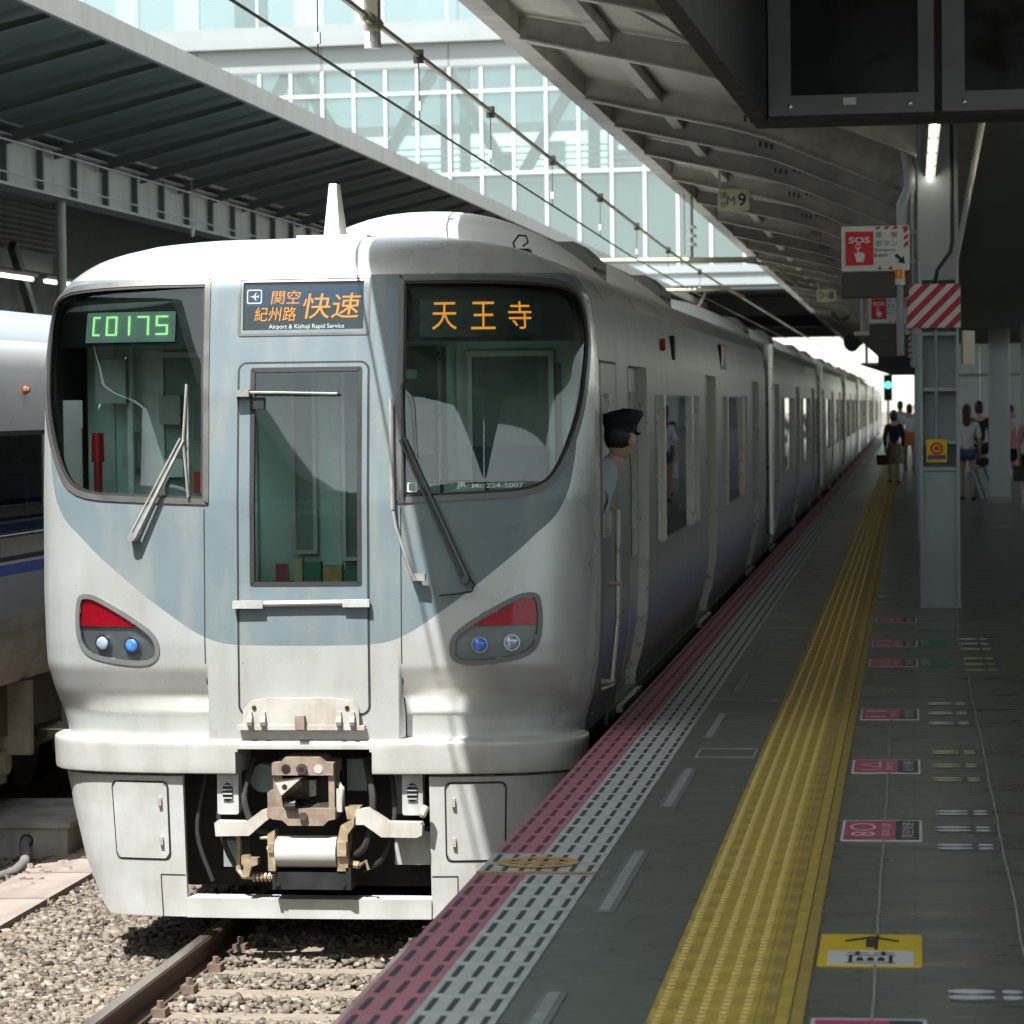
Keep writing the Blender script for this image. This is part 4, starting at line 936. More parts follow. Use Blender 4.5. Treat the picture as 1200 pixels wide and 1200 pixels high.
# ---- headlamp units
for sgn, P in ((1, LAMP), (-1, mir(LAMP))):
    u_ = ring(P, 0, .026, .006, .04).build('headlight_unit', 'lamp_ring', car1, smooth=True)
    u_['label'] = ('right' if sgn > 0 else 'left')+' lamp unit with red reflector above two round lamps'
    fill(offset_poly(P, .012), -.028, 16, 12).build('plate', 'light_plate', u_, smooth='all')
    rd = [p for p in offset_poly(P, .028) if p[1] > .575]; zc = min(p[1] for p in rd)
    Pi = offset_poly(P, .028); rp = []
    for i in range(len(Pi)):
        p, q = Pi[i-1], Pi[i]
        for_edge = (p[1] > .585) != (q[1] > .585)
        if for_edge: t_ = (.585-p[1])/(q[1]-p[1]); rp.append((p[0]+(q[0]-p[0])*t_, .585))
        if q[1] > .585: rp.append(q)
    fill(rp, -.012, 10, 12).build('reflector', 'reflector_red', u_, smooth='all')
    for a_, z, mt in ((.925, .487, 'lens_blue'), (1.095, .497, 'lens_clear')):
        p = S(sgn*a_, z, -.028); q = S(sgn*a_, z, .0); d = (q-p).normalized(); r_ = .036
        lo = MB().cyl(p, q-d*.004, r_+.010, r_+.008, 18).build('lamp', 'chrome', u_, smooth=True)
        b = MB(); rows = []; U = d.orthogonal().normalized(); W_ = d.cross(U)
        for i in range(6):
            t_ = i/5*math.pi/2; rows.append([q-d*.004+d*.014*math.sin(t_)+(U*math.cos(k*math.pi/9)+W_*math.sin(k*math.pi/9))*r_*math.cos(t_) for k in range(19)])
        b.grid(rows).build('lens', mt, u_, smooth='all')
    fill(offset_poly(P, .022), .001, 14, 10).build('cover', 'clear_cover', u_, smooth='all')
# ---- wipers
def wiper(pts, blade, name='wiper', m='wiper_metal', base=None, off=.016):
    b = MB(); p0, p1 = pts
    d_ = Vector((p1[0]-p0[0], p1[1]-p0[1])).normalized(); nx, nz = -d_.y, d_.x
    b.tube([S(p0[0]+nx*off, p0[1]+nz*off, .02), S(p0[0]+nx*off, p0[1]+nz*off, .05), S(p1[0]+nx*off, p1[1]+nz*off, .04)], .007, 6)
    b.tube([S(p0[0]-nx*off, p0[1]-nz*off, .02), S(p0[0]-nx*off, p0[1]-nz*off, .055), S(p1[0]-nx*off*.4, p1[1]-nz*off*.4, .045)], [.018, .016, .009], 6)
    b.cyl(S(*p0, -.0), S(*p0, .065), .026, .022, 10)
    b.tube([S(*blade[0], .022), S(*p1, .038), S(*blade[1], .022)], .007, 6)
    b.tube([S(*blade[0], .013), S(*blade[1], .013)], .006, 6)
    return b.build(name, m, car1, smooth=True)
w1 = wiper(((-.895, 1.055), (-.625, 1.56)), ((-.615, 1.85), (-.60, 1.26)), m='wiper_grey')
w2 = wiper(((.85, .825), (.535, 1.555)), ((.525, 1.84), (.535, 1.25)))
b = MB(); b.tube([S(.470, 1.76, .03), S(.476, 1.45, .04), S(.482, 1.19, .035)], .012, 6); b.tube([S(.482, 1.20, .03), S(.50, 1.10, .05), S(.585, .85, .05), S(.60, .84, .03)], [.008, .008, .012, .012], 6); b.cyl(S(.60, .842, 0), S(.60, .842, .06), .02, .02, 8); b.box(S(.60, .84).x-.01, S(.60, .84).x+.055, Y0-.045, Y0-.01, .825, .86)
b.build('wiper', 'wiper_grey', car1, smooth=True)
b = MB(); b.tube([S(.86, .85, .03), S(.90, .80, .03), S(.885, .765, .03), S(.80, .752, .02), S(.72, .745, .012)], .005, 6); b.build('washer_hose', 'rubber', car1)
# small print on the windscreens
b = MB(); ft = lambda u, v: S(.80+.36*u, 1.295+.03*v, .0)
surf_text(b, 'JR', lambda u, v: S(.80+.36*u, 1.292+.04*v, .0), .10, .5, .15, .85, bold=.03); surf_text(b, 'Mc 224-5007', ft, .62, .5, .74, .8, bold=.008)
b.add([S(.555+.05*u, 1.28+.05*v, 0.) for u, v in rrect(0, 1, 0, 1, .05, 1)]+[S(.562+.036*u, 1.287+.036*v, 0.) for u, v in rrect(0, 1, 0, 1, .05, 1)], [(i, (i+1) % 8, (i+1) % 8+8, i+8) for i in range(8)])
b.build('number_print', 'cab_white', car1, recalc=False)
# ---- bumper beam
PROF = [(-.13, -.02), (-.13, .03), (-.120, .045), (.02, .05), (.045, .042), (.055, .025), (.062, -.01)]
zb = [p[0] for p in PROF]
def SB(a, z, off):
    p = S(a, .10, 0, False); q = S(a, .10, .1, False)-p
    wz = .988-.02*(0-z)
    n = Vector((q.x, q.y, 0)).normalized(); r_ = p+n*(off-.012)
    return Vector((TC+(r_.x-TC)*wz, r_.y, z))
NOT = chaikin([(-.36, -.3), (-.36, -.06), (-.36, -.03), (-.33, -.02), (.335, -.02), (.365, -.03), (.365, -.06), (.365, -.3)], 1)
BO = .062
zz = [z-BO for z in (-.118, -.112, -.105, -.09, -.07, -.055, -.045, -.02, .0, .008, .015, .03, .04, .050, .056, .060, .062)]
def prof_off(z):
    return lerp([(-.13, .036), (-.124, .046), (-.112, .048), (.035, .05), (.053, .046), (.058, .036), (.062, .02)], z+BO if z+BO > -.1 else z+BO-.012)
aN = [-.3625, .3675]
ab = sorted([x for x in as_ if all(abs(x-q) > .006 for q in aN+[-.35, .355, -.34, .345])]+aN+[-.35, .355, -.34, .345])
rows = [[SB(a_, -.179, -.12) for a_ in ab]]+[[SB(a_, z, prof_off(z)) for a_ in ab] for z in zz]+[[SB(a_, .0002, -.14) for a_ in ab]]
zfull = [-.18]+zz+[0]
def skb(i, j):
    z = (zfull[i]+zfull[i+1])/2; a_ = (ab[j]+ab[j+1])/2
    return (-.3625 < a_ < .3675) and z < -.047 and not ((a_ < -.345 or a_ > .35) and z > -.058)
b = MB().grid(rows, 0, skb)
np_ = [(-.3625, -.18), (-.3625, -.062), (-.345, -.047), (.35, -.047), (.3675, -.062), (.3675, -.18)]
b.grid([[SB(a_, z, prof_off(z)) for a_, z in np_], [SB(a_, z, -.30) for a_, z in np_]])
b.build('bumper', 'bumper_paint', car1, smooth=True, recalc=False)
# ---- skirt
def sk_poly(p): return densify(p, .06)
def slab(poly, lift, th, name, m, parent, nz=14, nu=12, tuck=False):
    b = MB(); fill(poly, lift, nz, nu, b, 0, tuck); o = poly; n = len(o)
    ra = [S(*p, lift, tuck) for p in o]; rb_ = [S(*p, lift-th, tuck) for p in o]
    b.grid([ra+[ra[0]], rb_+[rb_[0]]]); return b.build(name, m, parent, smooth=True)
SKL = [(-.655, -.195), (-.655, -.20), (-.655, -.945), (-1.22, -.945), (-1.29, -.88), (-1.38, -.70), (-1.47, -.45), (-1.62, -.24), (-1.62, -.195)]
SKR = [(-a_, z) for a_, z in SKL[::-1]]
skl = slab(densify(SKL, .05), .0, .03, 'skirt_panel', 'skirt_paint', car1); skl['label'] = 'left half of the pale skirt below the bumper'
skr = slab(densify(SKR, .05), .0, .03, 'skirt_panel', 'skirt_paint', car1); skr['label'] = 'right half of the pale skirt below the bumper'
for sgn, par in ((-1, skl), (1, skr)):
    h_ = densify(rrect(-1.075 if sgn < 0 else .74, -.74 if sgn < 0 else 1.075, -.64, -.228, .03, 3), .05)
    ring(h_, -.005, .005, .0025, .01, tuck=False).build('hatch_gap', 'rubber', par)
    slab(offset_poly(h_, .005), .006, .006, 'hatch', 'skirt_paint', par)
    for z in (-.33, -.54): p = S(sgn*.785, z, 0, False); MB().box(p.x-.009, p.x+.009, p.y-.022, p.y, z-.022, z+.022).build('catch', 'bright_steel', par)
    b = MB(); a0 = -.655; q = [(sgn*.80, -.70), (sgn*.80, -.945)]
    b.grid([[S(sgn*.803, z, .002, False) for z in (-.72, -.82, -.942)], [S(sgn*.797, z, .002, False) for z in (-.72, -.82, -.942)]]); b.grid([[S(sgn*a_, -.718, .002, False) for a_ in (.66, .72, .80)], [S(sgn*a_, -.724, .002, False) for a_ in (.66, .72, .80)]])
    b.build('panel_joint', 'rubber', par)
slab(densify([(-.655, -.842), (.655, -.842), (.655, -.945), (-.655, -.945)], .08), .012, .10, 'skirt_bar', 'skirt_paint', car1, 4, 16)
b = MB()
for sgn in (-1, 1):
    for a_ in (.75, .95, 1.15, 1.33): p = S(sgn*a_, -.19, -.04, False); b.box(p.x-.05, p.x+.05, p.y, p.y+.03, -.24, -.15)
b.build('skirt_bracket', 'grey_part', car1)
MB().box(TC-1.30, TC+1.30, Y0+.62, Y0+.66, -.86, .0).box(TC-1.3, TC+1.3, Y0+.3, Y0+4.5, -.05, .0).box(TC-1.1, TC+1.1, Y0+.7, Y0+4, -.75, -.06).build('underframe', 'dark_under', car1)
# ---- coupler and gear in the opening (measured in metres from the centre line)
def cu(x): return TC+(x-548)/862.
def cz(y_): return .0193-y_/862.
def pp(pts): return [(cu(x), cz(y_)) for x, y_ in pts]
cpl = MB(); YC = Y0+.02
def plate_holes(mb, out, holes_, y0, y1, m):
    mb.prism(out, 'y', y0, y1, m)
    for (cx, cz_, r_, mm) in holes_: mb.cyl((cx, y0-.003, cz_), (cx, y0+.002, cz_), r_, r_, 16, mm)
plate_holes(cpl, pp([(410, 172), (410, 118), (448, 115), (470, 92), (625, 92), (650, 115), (690, 118), (690, 172)]), [(cu(475), cz(143), .024, 1), (cu(622), cz(143), .024, 2)], YC-.08, YC+.16, 0)
cpl.cyl((cu(548), YC-.10, cz(142)), (cu(548), YC-.078, cz(142)), .028, .028, 14, 3); cpl.cyl((cu(548), YC-.104, cz(142)), (cu(548), YC-.099, cz(142)), .012, .012, 10, 1)
plate_holes(cpl, pp([(385, 320), (695, 320), (695, 368), (662, 375), (640, 398), (480, 398), (455, 375), (412, 370), (385, 360)]), [(cu(552), cz(358), .014, 1)], YC-.08, YC+.16, 0)
cpl.cyl((cu(552), YC-.10, cz(355)), (cu(552), YC-.078, cz(355)), .022, .022, 12, 3)
cpl.prism(pp([(385, 320), (385, 250), (412, 240), (412, 172), (455, 172), (445, 235), (455, 320)]), 'y', YC-.06, YC+.16, 0)
cpl.prism(pp([(664, 172), (690, 172), (690, 320), (664, 320)]), 'y', YC-.06, YC+.16, 0)
cpl.box(cu(412), cu(690), YC+.10, YC+.2, cz(320), cz(172), 1)
cpl.prism(pp([(560, 205), (590, 205), (592, 275), (560, 280)]), 'y', YC+.03, YC+.10, 2)
cpl.prism(pp([(575, 320), (664, 320), (664, 300), (600, 305)]), 'y', YC-.05, YC+.12, 4)
# pointed knuckle
k_ = pp([(437, 198), (550, 182), (465, 255)]); kb = pp([(437, 185), (560, 175), (560, 300), (440, 300)])
tipz = [(k_[0][0], YC-.15, k_[0][1]), (k_[1][0], YC-.15, k_[1][1]), (k_[2][0], YC-.15, k_[2][1])]; bk = [(p[0], YC+.05, p[1]) for p in kb]
cpl.add(tipz+bk, [(0, 2, 1), (0, 1, 4, 3), (1, 2, 5, 4), (2, 6, 5), (2, 0, 3, 6)], 4)
cpl.add([(p[0], YC-.1515, p[2]) for p in tipz], [(0, 1, 2)], 2); cpl.cyl((cu(480), YC-.154, cz(216)), (cu(480), YC-.150, cz(216)), .014, .014, 10, 1)
cpl.cyl((cu(470), YC-.09, cz(302)), (cu(520), YC-.09, cz(302)), .03, .03, 10, 4)
cpl.tube([(cu(700), YC, cz(215)), (cu(722), YC-.03, cz(240)), (cu(712), YC-.03, cz(300)), (cu(700), YC, cz(320))], .012, 6, 2); cpl.box(cu(695), cu(720), YC-.04, YC+.05, cz(340), cz(235), 2)
cpl.build('coupler', ['iron_brown', 'black', 'plate_cream', 'worn_iron', 'worn_iron'], car1)
b = MB(); b.cyl((cu(417), YC, cz(522)), (cu(693), YC, cz(522)), .083, .083, 28); b.build('drum', 'drum_white', car1, smooth=True)
b = MB(); b.prism(pp([(382, 440), (415, 420), (417, 605), (384, 605)]), 'y', YC-.06, YC+.08); b.box(cu(385), cu(412), YC-.075, YC-.05, cz(520), cz(480)); b.cyl((cu(340), YC-.02, cz(460)), (cu(400), YC-.02, cz(460)), .010, .010, 8); b.cyl((cu(380), YC-.05, cz(505)), (cu(420), YC-.05, cz(505)), .018, .018, 8)
b.build('drum_bracket', 'brass', car1)
b = MB(); b.prism(pp([(694, 480), (715, 400), (775, 368), (775, 400), (745, 440), (745, 605), (697, 605)]), 'y', YC-.05, YC+.08); b.box(cu(700), cu(742), YC-.075, YC-.05, cz(535), cz(470)); b.prism(pp([(730, 320), (800, 318), (770, 375), (740, 375)]), 'y', YC-.02, YC+.06)
b.build('drum_bracket', 'brass', car1)
b = MB(); b.box(cu(405), cu(752), YC-.04, YC+.12, cz(690), cz(612)); b.box(cu(400), cu(416), YC-.05, YC+.10, cz(690), cz(590)); b.box(cu(735), cu(758), YC-.05, YC+.10, cz(690), cz(590)); b.cyl((cu(425), YC-.055, cz(665)), (cu(425), YC-.04, cz(665)), .012, .012, 8); b.cyl((cu(728), YC-.055, cz(665)), (cu(728), YC-.04, cz(665)), .012, .012, 8)
b.build('tray', 'black', car1)
for nm, pts in (('arm', [(140, 390), (150, 383), (285, 385), (348, 338), (385, 325), (410, 340), (408, 362), (375, 380), (298, 447), (145, 450)]), ('arm', [(785, 330), (838, 322), (930, 383), (1078, 385), (1085, 400), (1083, 440), (1060, 452), (900, 450), (822, 395), (785, 395)])):
    MB().prism(pp(pts), 'y', YC-.06, YC+.02).build(nm, 'plate_cream', car1)
for x0, x1 in ((140, 238), (985, 1078)):
    xm = (x0+x1)/2
    bo = MB().prism([(cu(x0)+p[0], p[1]) for p in rrect(0, (x1-x0)/862, cz(360), cz(160), .012, 2)], 'y', YC+.02, YC+.10).build('grille_bracket', 'grey_part', car1)
    b = MB(); ov = [(cu(xm)+.028*math.cos(t), cz(258)+.048*math.copysign(abs(math.sin(t))**.7, math.sin(t))) for t in [2*math.pi*i/20 for i in range(20)]]; b.prism(ov, 'y', YC+.012, YC+.0195); b.build('oval_opening', 'black', bo)
    b = MB()
    for k in range(4): b.box(cu(xm)-.026, cu(xm)+.026, YC+.006, YC+.0115, cz(228+k*19)-.003, cz(228+k*19)+.003)
    b.build('slat', 'grey_part', bo)
MB().box(cu(915), cu(1115), YC+.25, YC+.5, cz(612), cz(460)).build('air_tank', 'grey_part', car1); MB().box(cu(915), cu(985), YC+.2, YC+.4, cz(375), cz(170)).build('gear_box', 'cab_dark', car1)
MB().cyl((cu(320), YC+.4, cz(215)), (cu(320), YC+.2, cz(215)), .075, .075, 18).build('horn', 'cab_dark', car1); MB().box(cu(700), cu(790), YC+.25, YC+.4, cz(275), cz(130)).build('gear_box', 'cab_dark', car1); MB().box(cu(130), cu(215), YC+.2, YC+.4, cz(620), cz(500)).build('gear_box', 'cab_dark', car1)
b = MB(); b.tube([(cu(228), YC+.05, cz(450)), (cu(228), YC+.05, cz(615)), (cu(250), YC+.04, cz(642)), (cu(390), YC+.02, cz(645))], .016, 8); b.prism(pp([(258, 540), (290, 538), (298, 550), (332, 550), (332, 580), (302, 590), (290, 635), (262, 635), (268, 590), (258, 575)]), 'y', YC-.04, YC+.03)
for k in range(5): b.cyl((cu(300+k*18), YC+.02, cz(643)), (cu(309+k*18), YC+.02, cz(643)), .024, .024, 10)
b.build('pipework', 'brass', car1)
b = MB(); b.cyl((cu(745), YC+.02, cz(580)), (cu(790), YC+.0, cz(585)), .02, .02, 8); b.tube([(cu(790), YC, cz(585)), (cu(825), YC-.03, cz(560)), (cu(835), YC-.03, cz(600))], .008, 6); b.build('hose_coupling', 'brass', car1)
b = MB(); b.cyl((cu(1085), YC-.06, cz(350)), (cu(1105), YC-.05, cz(310)), .022, .018, 10); b.cyl((cu(1080), YC-.065, cz(358)), (cu(1085), YC-.062, cz(350)), .010, .022, 10); b.build('hose_end', 'plate_cream', car1)
# hoses and jumper cables hanging beside the coupler
for pts_, r_ in (([(-.30, .10, -.12), (-.33, -.02, -.30), (-.27, -.05, -.46), (-.16, -.02, -.50)], .017), ([(.30, .10, -.12), (.35, -.01, -.34), (.31, -.04, -.56), (.20, .02, -.62)], .019), ([(.42, .12, -.15), (.46, .02, -.40), (.40, .0, -.62), (.28, .06, -.70)], .014), ([(-.46, .12, -.16), (-.48, .04, -.42), (-.40, .02, -.66), (-.26, .05, -.72)], .014), ([(-.56, .10, -.2), (-.60, .05, -.5), (-.52, .05, -.76)], .012)):
    P4 = [Vector((TC+x, Y0+.06+y_, z)) for x, y_, z in pts_]; cur = []
    for i in range(len(P4)-1):
        p0_, p1_, p2_, p3_ = P4[max(i-1, 0)], P4[i], P4[i+1], P4[min(i+2, len(P4)-1)]
        for q in range(5):
            t_ = q/5; cur.append(.5*((2*p1_)+(p2_-p0_)*t_+(2*p0_-5*p1_+4*p2_-p3_)*t_*t_+(3*p1_-p0_-3*p2_+p3_)*t_**3))
    cur.append(P4[-1]); MB().tube(cur, r_, 8).build('brake_hose', 'rubber', car1, smooth=True)
for sgn in (-1, 1):
    b = MB(); zq = [.0+.1*i for i in range(13)]; b.grid([[S(sgn*.5165, z, .0015, True) for z in zq], [S(sgn*.5225, z, .0015, True) for z in zq]]); b.build('panel_seam', 'rubber', car1)
# ---- cab interior
b = MB(); b.box(TC-1.40, TC+1.40, Y0+1.02, Y0+1.07, .03, 2.28, 0); b.build('cab_wall', 'cab_panel', car1)
MB().box(TC-1.30, TC+1.30, Y0+.36, Y0+1.02, .0, .03).build('cab_floor', 'cab_mid', car1)
MB().box(TC-1.20, TC+1.20, Y0+.50, Y0+1.07, 2.29, 2.33).build('cab_ceiling', 'cab_panel', car1)
b = MB(); b.prism([(Y0+.34, .45), (Y0+.75, .45), (Y0+.75, 1.02), (Y0+.66, 1.12), (Y0+.40, 1.17), (Y0+.34, 1.17)], 'x', TC+.55, TC+1.25); b.box(TC+.7, TC+1.2, Y0+.5, Y0+.6, 1.17, 1.32); b.build('driver_desk', 'cab_mid', car1)
MB().prism([(Y0+.34, .45), (Y0+.6, .45), (Y0+.6, 1.02), (Y0+.34, 1.12)], 'x', TC-1.25, TC-.45).build('left_desk', 'cab_panel', car1)
b = MB()
for x0, x1, z0, z1, m_ in ((-1.15, -.95, .95, 2.05, 0), (-.88, -.62, 1.5, 2.0, 1), (-.84, -.70, 1.12, 1.45, 0), (-.5, -.44, .1, 2.1, 0), (.05, .62, .1, 2.05, 1), (.68, .74, .2, 2.1, 0), (.85, 1.25, 1.25, 1.95, 1), (-1.3, -1.24, .9, 2.1, 0), (-.02, .03, .1, 2.1, 0)):
    b.box(TC+x0, TC+x1, Y0+.99, Y0+1.018, z0, z1, m_)
b.build('wall_fitting', ['cab_white', 'cab_dark'], car1)
def cab_frame(x0, x1, z0, z1, w_=.025, m='cab_white', back=None):
    if back: MB().box(TC+x0, TC+x1, Y0+.98, Y0+.989, z0, z1).build('wall_panel', back, car1)
    b = MB()
    for xa_, xb_, za, zb_ in ((x0, x1, z0, z0+w_), (x0, x1, z1-w_, z1), (x0, x0+w_, z0+w_, z1-w_), (x1-w_, x1, z0+w_, z1-w_)): b.box(TC+xa_, TC+xb_, Y0+.95, Y0+.979, za, zb_)
    b.build('wall_frame', m, car1)
cab_frame(-.24, -.10, .92, 1.92, .02, 'cab_white', 'cab_mid'); cab_frame(.04, .29, .88, 1.93, .022, 'cab_white', 'cab_dark'); cab_frame(-.98, -.60, 1.0, 2.04, .03, 'cab_white', 'cab_mid'); cab_frame(.74, 1.22, 1.22, 2.02, .03, 'cab_white', 'cab_dark')
for x_, z_, w_, h_, m_ in ((-.9, 1.72, .12, .16, 'grey_part'), (-.72, 1.66, .09, .22, 'cab_dark'), (-.9, 1.40, .14, .10, 'cab_white'), (-.74, 1.32, .06, .12, 'red_thing'), (-1.12, 1.5, .10, .2, 'grey_part'), (.52, 1.6, .10, .28, 'grey_part'), (.60, 1.25, .12, .10, 'cab_white'), (.9, 1.05, .2, .1, 'grey_part'), (.42, 1.9, .10, .05, 'cab_white')):
    MB().box(TC+x_-w_/2, TC+x_+w_/2, Y0+.88, Y0+.945, z_-h_/2, z_+h_/2).build('wall_box', m_, car1)
for x_, w_, h_, m_ in ((-.22, .06, .10, 'red_thing'), (-.13, .05, .13, 'foot_yellow'), (-.05, .09, .11, 'green_sign'), (.06, .10, .09, 'orange_mark'), (.18, .12, .07, 'green_sign')):
    MB().box(TC+x_-w_/2, TC+x_+w_/2, Y0+.55, Y0+.62, .785, .785+h_).build('stored_item', m_, car1)
MB().box(TC-.30, TC+.30, Y0+.45, Y0+.75, .73, .783).build('shelf', 'cab_mid', car1)
b = MB(); b.tube([(TC+.60, Y0+.9, 2.25), (TC+.60, Y0+.9, 1.2)], .012, 6); b.tube([(TC+.35, Y0+.9, .9), (TC+.35, Y0+.9, 2.0)], .012, 6); b.build('grab_pole', 'bright_steel', car1)
b = MB(); b.box(TC+.66, TC+.92, Y0+.48, Y0+.54, 1.17, 1.33, 0); b.box(TC+.68, TC+.90, Y0+.474, Y0+.479, 1.19, 1.31, 1); b.build('desk_monitor', ['black', 'led_pale'], car1)
b = MB(); b.tube([(TC+1.12, Y0+.62, 1.1), (TC+1.12, Y0+.56, 1.24), (TC+1.12, Y0+.54, 1.30)], .014, 8); b.ell((TC+1.12, Y0+.54, 1.32), (.03, .03, .03), 10, 6); b.build('control_lever', 'black', car1)
MB().box(TC-.95, TC-.62, Y0+.62, Y0+.66, 1.15, 1.20).build('left_console', 'grey_part', car1)
b = MB(); b.cyl((TC-1.24, Y0+.62, 1.22), (TC-1.24, Y0+.62, 1.44), .024, .024, 12); b.cyl((TC-1.24, Y0+.62, 1.44), (TC-1.24, Y0+.62, 1.60), .036, .033, 12); b.build('extinguisher', 'red_thing', car1, smooth=True)
b = MB(); b.box(TC-1.27, TC-1.10, Y0+.7, Y0+.78, 1.76, 2.0); b.build('cab_box', 'grey_part', car1)
b = MB(); b.tube([(TC-1.10, Y0+.8, .1), (TC-1.10, Y0+.8, 2.28)], .02, 8); b.tube([(TC-.55, Y0+.9, .1), (TC-.55, Y0+.9, 2.28)], .018, 8); b.build('grab_pole', 'cab_white', car1)
b = MB(); b.box(TC+.78, TC+1.18, Y0+.86, Y0+.93, .8, 1.5); b.box(TC+.78, TC+1.18, Y0+.76, Y0+.93, .62, .72); b.box(TC+.95, TC+1.0, Y0+.85, Y0+.95, .03, .62); b.build('driver_seat', 'seat_cloth', car1)

# ---- car body sides, doors and windows (same builder for every car)
ZK = [-.15, -.06, .04, .10, .15, .24, .37, .5, .65, .78, .80, 1.0, 1.4, 1.78, 1.80, 1.92, 1.95, 2.0, 2.08, 2.15, 2.22, 2.3]
def sx(s, z, off=0.): return TC+s*(lerp(ZW, z)+off)
def side_patch(mb, s, y0, y1, z0, z1, off, m=0):
    zz_ = sorted({z0, z1} | {z for z in ZK if z0 < z < z1}); mb.grid([[(sx(s, z, off), y_, z) for y_ in (y0, y1)] for z in zz_], m)
def jamb(mb, s, y0, y1, z0, z1, d, m=0):
    zz_ = sorted({z0, z1} | {z for z in ZK if z0 < z < z1})
    for y_ in (y0, y1): mb.grid([[(sx(s, z, .004), y_, z) for z in zz_], [(sx(s, z, -d), y_, z) for z in zz_]], m)
    for z in (z0, z1): mb.grid([[(sx(s, z, .004), y0, z), (sx(s, z, .004), y1, z)], [(sx(s, z, -d), y0, z), (sx(s, z, -d), y1, z)]], m)
    # thin proud lip round the opening
    for ya, yb_ in ((y0-.018, y0), (y1, y1+.018)): mb.grid([[(sx(s, z, .005), y_, z) for y_ in (ya, yb_)] for z in zz_], m)
def make_body(car, ys, ye, doors, wins, cab=False, detail=True, ac=()):
    for s in (1, -1):
        ops = [(d0, d1, -.06, 1.95) for d0, d1 in doors]+[(w0, w1, .80, 1.78) for w0, w1 in wins]
        if cab: ops += [(Y0+.84, Y0+1.24, 1.0, 1.78)]
        yl_ = sorted({ys, ye} | {y_ for o in ops for y_ in o[:2]})
        rows = [[(sx(s, z), y_, z) for y_ in yl_] for z in ZK+([1.0] if False else [])]
        def sk(i, j):
            yc = (yl_[j]+yl_[j+1])/2; zc_ = (ZK[i]+ZK[i+1])/2
            return any(o[0] < yc < o[1] and o[2] < zc_ < o[3] for o in ops)
        MB().grid(rows, 0, sk).build('body_side', 'side_steel', car, smooth=True, recalc=False)
        if cab and s > 0: pass
        for d0, d1 in doors:
            b = MB(); side_patch(b, s, d0, d1, -.06, 1.95, -.06); do = b.build('door', 'side_steel', car, recalc=False)
            b = MB(); jamb(b, s, d0, d1, -.06, 1.95, .06); b.box(min(sx(s, -.06, -.09), sx(s, -.06, .05)), max(sx(s, -.06, -.09), sx(s, -.06, .05)), d0-.02, d1+.02, -.10, -.062); b.build('door_frame', 'bright_steel', do)
            dm = (d0+d1)/2
            for wa, wb in ((d0+.14, dm-.10), (dm+.10, d1-.14)):
                b = MB(); side_patch(b, s, wa, wb, .78, 1.80, -.055); b.build('door_window', 'screen' if not detail else 'screen', do)
            b = MB(); b.grid([[(sx(s, z, -.057), y_, z) for y_ in (dm-.012, dm+.012)] for z in [q for q in ZK if -.06 <= q <= 1.95]]); b.build('door_seal', 'rubber', do)
        for w0, w1 in wins:
            b = MB(); jamb(b, s, w0, w1, .80, 1.78, .025)
            posts = [w0+(w1-w0)*.18, w0+(w1-w0)*.82] if w1-w0 > 2 else []
            for p_ in posts: b.box(min(sx(s, 1.3, -.025), sx(s, 1.3, .006)), max(sx(s, 1.3, -.025), sx(s, 1.3, .006)), p_-.04, p_+.04, .80, 1.78)
            wo_ = b.build('side_window', 'bright_steel' if s > 0 else 'steel', car)
            ed = [w0]+posts+[w1]
            for k in range(len(ed)-1):
                b = MB(); side_patch(b, s, ed[k]+(.05 if k else 0), ed[k+1]-(.05 if k < len(ed)-2 else 0), .80, 1.78, -.020); b.build('pane', 'side_glass', wo_)
    zr_ = [2.3, 2.35, 2.40, 2.44, 2.48, 2.52, 2.55, 2.58, 2.60, 2.62, 2.64, 2.652, 2.66]
    pr_ = [(lerp(ZW, z), z) for z in zr_]; pr_ = pr_+[(-x, z) for x, z in pr_[::-1][1:]]
    MB().grid([[(TC+x, (yb(z) if cab else ys), z) for x, z in pr_], [(TC+x, ys+(1.6 if cab else .3), z) for x, z in pr_], [(TC+x, ye, z) for x, z in pr_]]).build('roof', 'steel', car, smooth='all', recalc=False)
    MB().box(TC-1.4, TC+1.4, ys+(1.2 if cab else .02), ye-.02, -.12, -.05).build('floor', 'cab_dark', car)
    MB().box(TC-1.38, TC+1.38, ys+(1.2 if cab else .02), ye-.02, 2.12, 2.16).build('ceiling', 'cab_panel', car)
    b = MB()
    if not cab: b.prism([(TC+sx(1, z)-TC, z) for z in ZK]+[(sx(-1, z), z) for z in ZK[::-1]], 'y', ys, ys+.03)
    b.prism([(sx(1, z), z) for z in ZK]+[(sx(-1, z), z) for z in ZK[::-1]], 'y', ye-.03, ye); b.build('end_wall', 'steel', car)
    b = MB(); b.box(TC-1.25, TC+1.25, ys+3, ye-3, -.75, -.16); b.box(TC-.9, TC+.9, ys+.6, ye-.6, -.5, -.13); b.build('underframe', 'dark_under', car)
    b = MB(); b.box(TC+1.405, TC+1.44, ys+.05, ye-.05, -.30, -.155); b.build('side_sill', 'dark_under', car)
    for yb_ in (ys+2.8, ye-2.8):
        b = MB()
        for s in (-1, 1):
            for dy in (-1.05, 1.05): b.cyl((TC+s*.52, yb_+dy, -.62), (TC+s*.62, yb_+dy, -.62), .43, .43, 20)
            b.box(TC+s*.85-.08, TC+s*.85+.08, yb_-1.4, yb_+1.4, -.72, -.5)
        b.build('bogie', 'bogie', car)
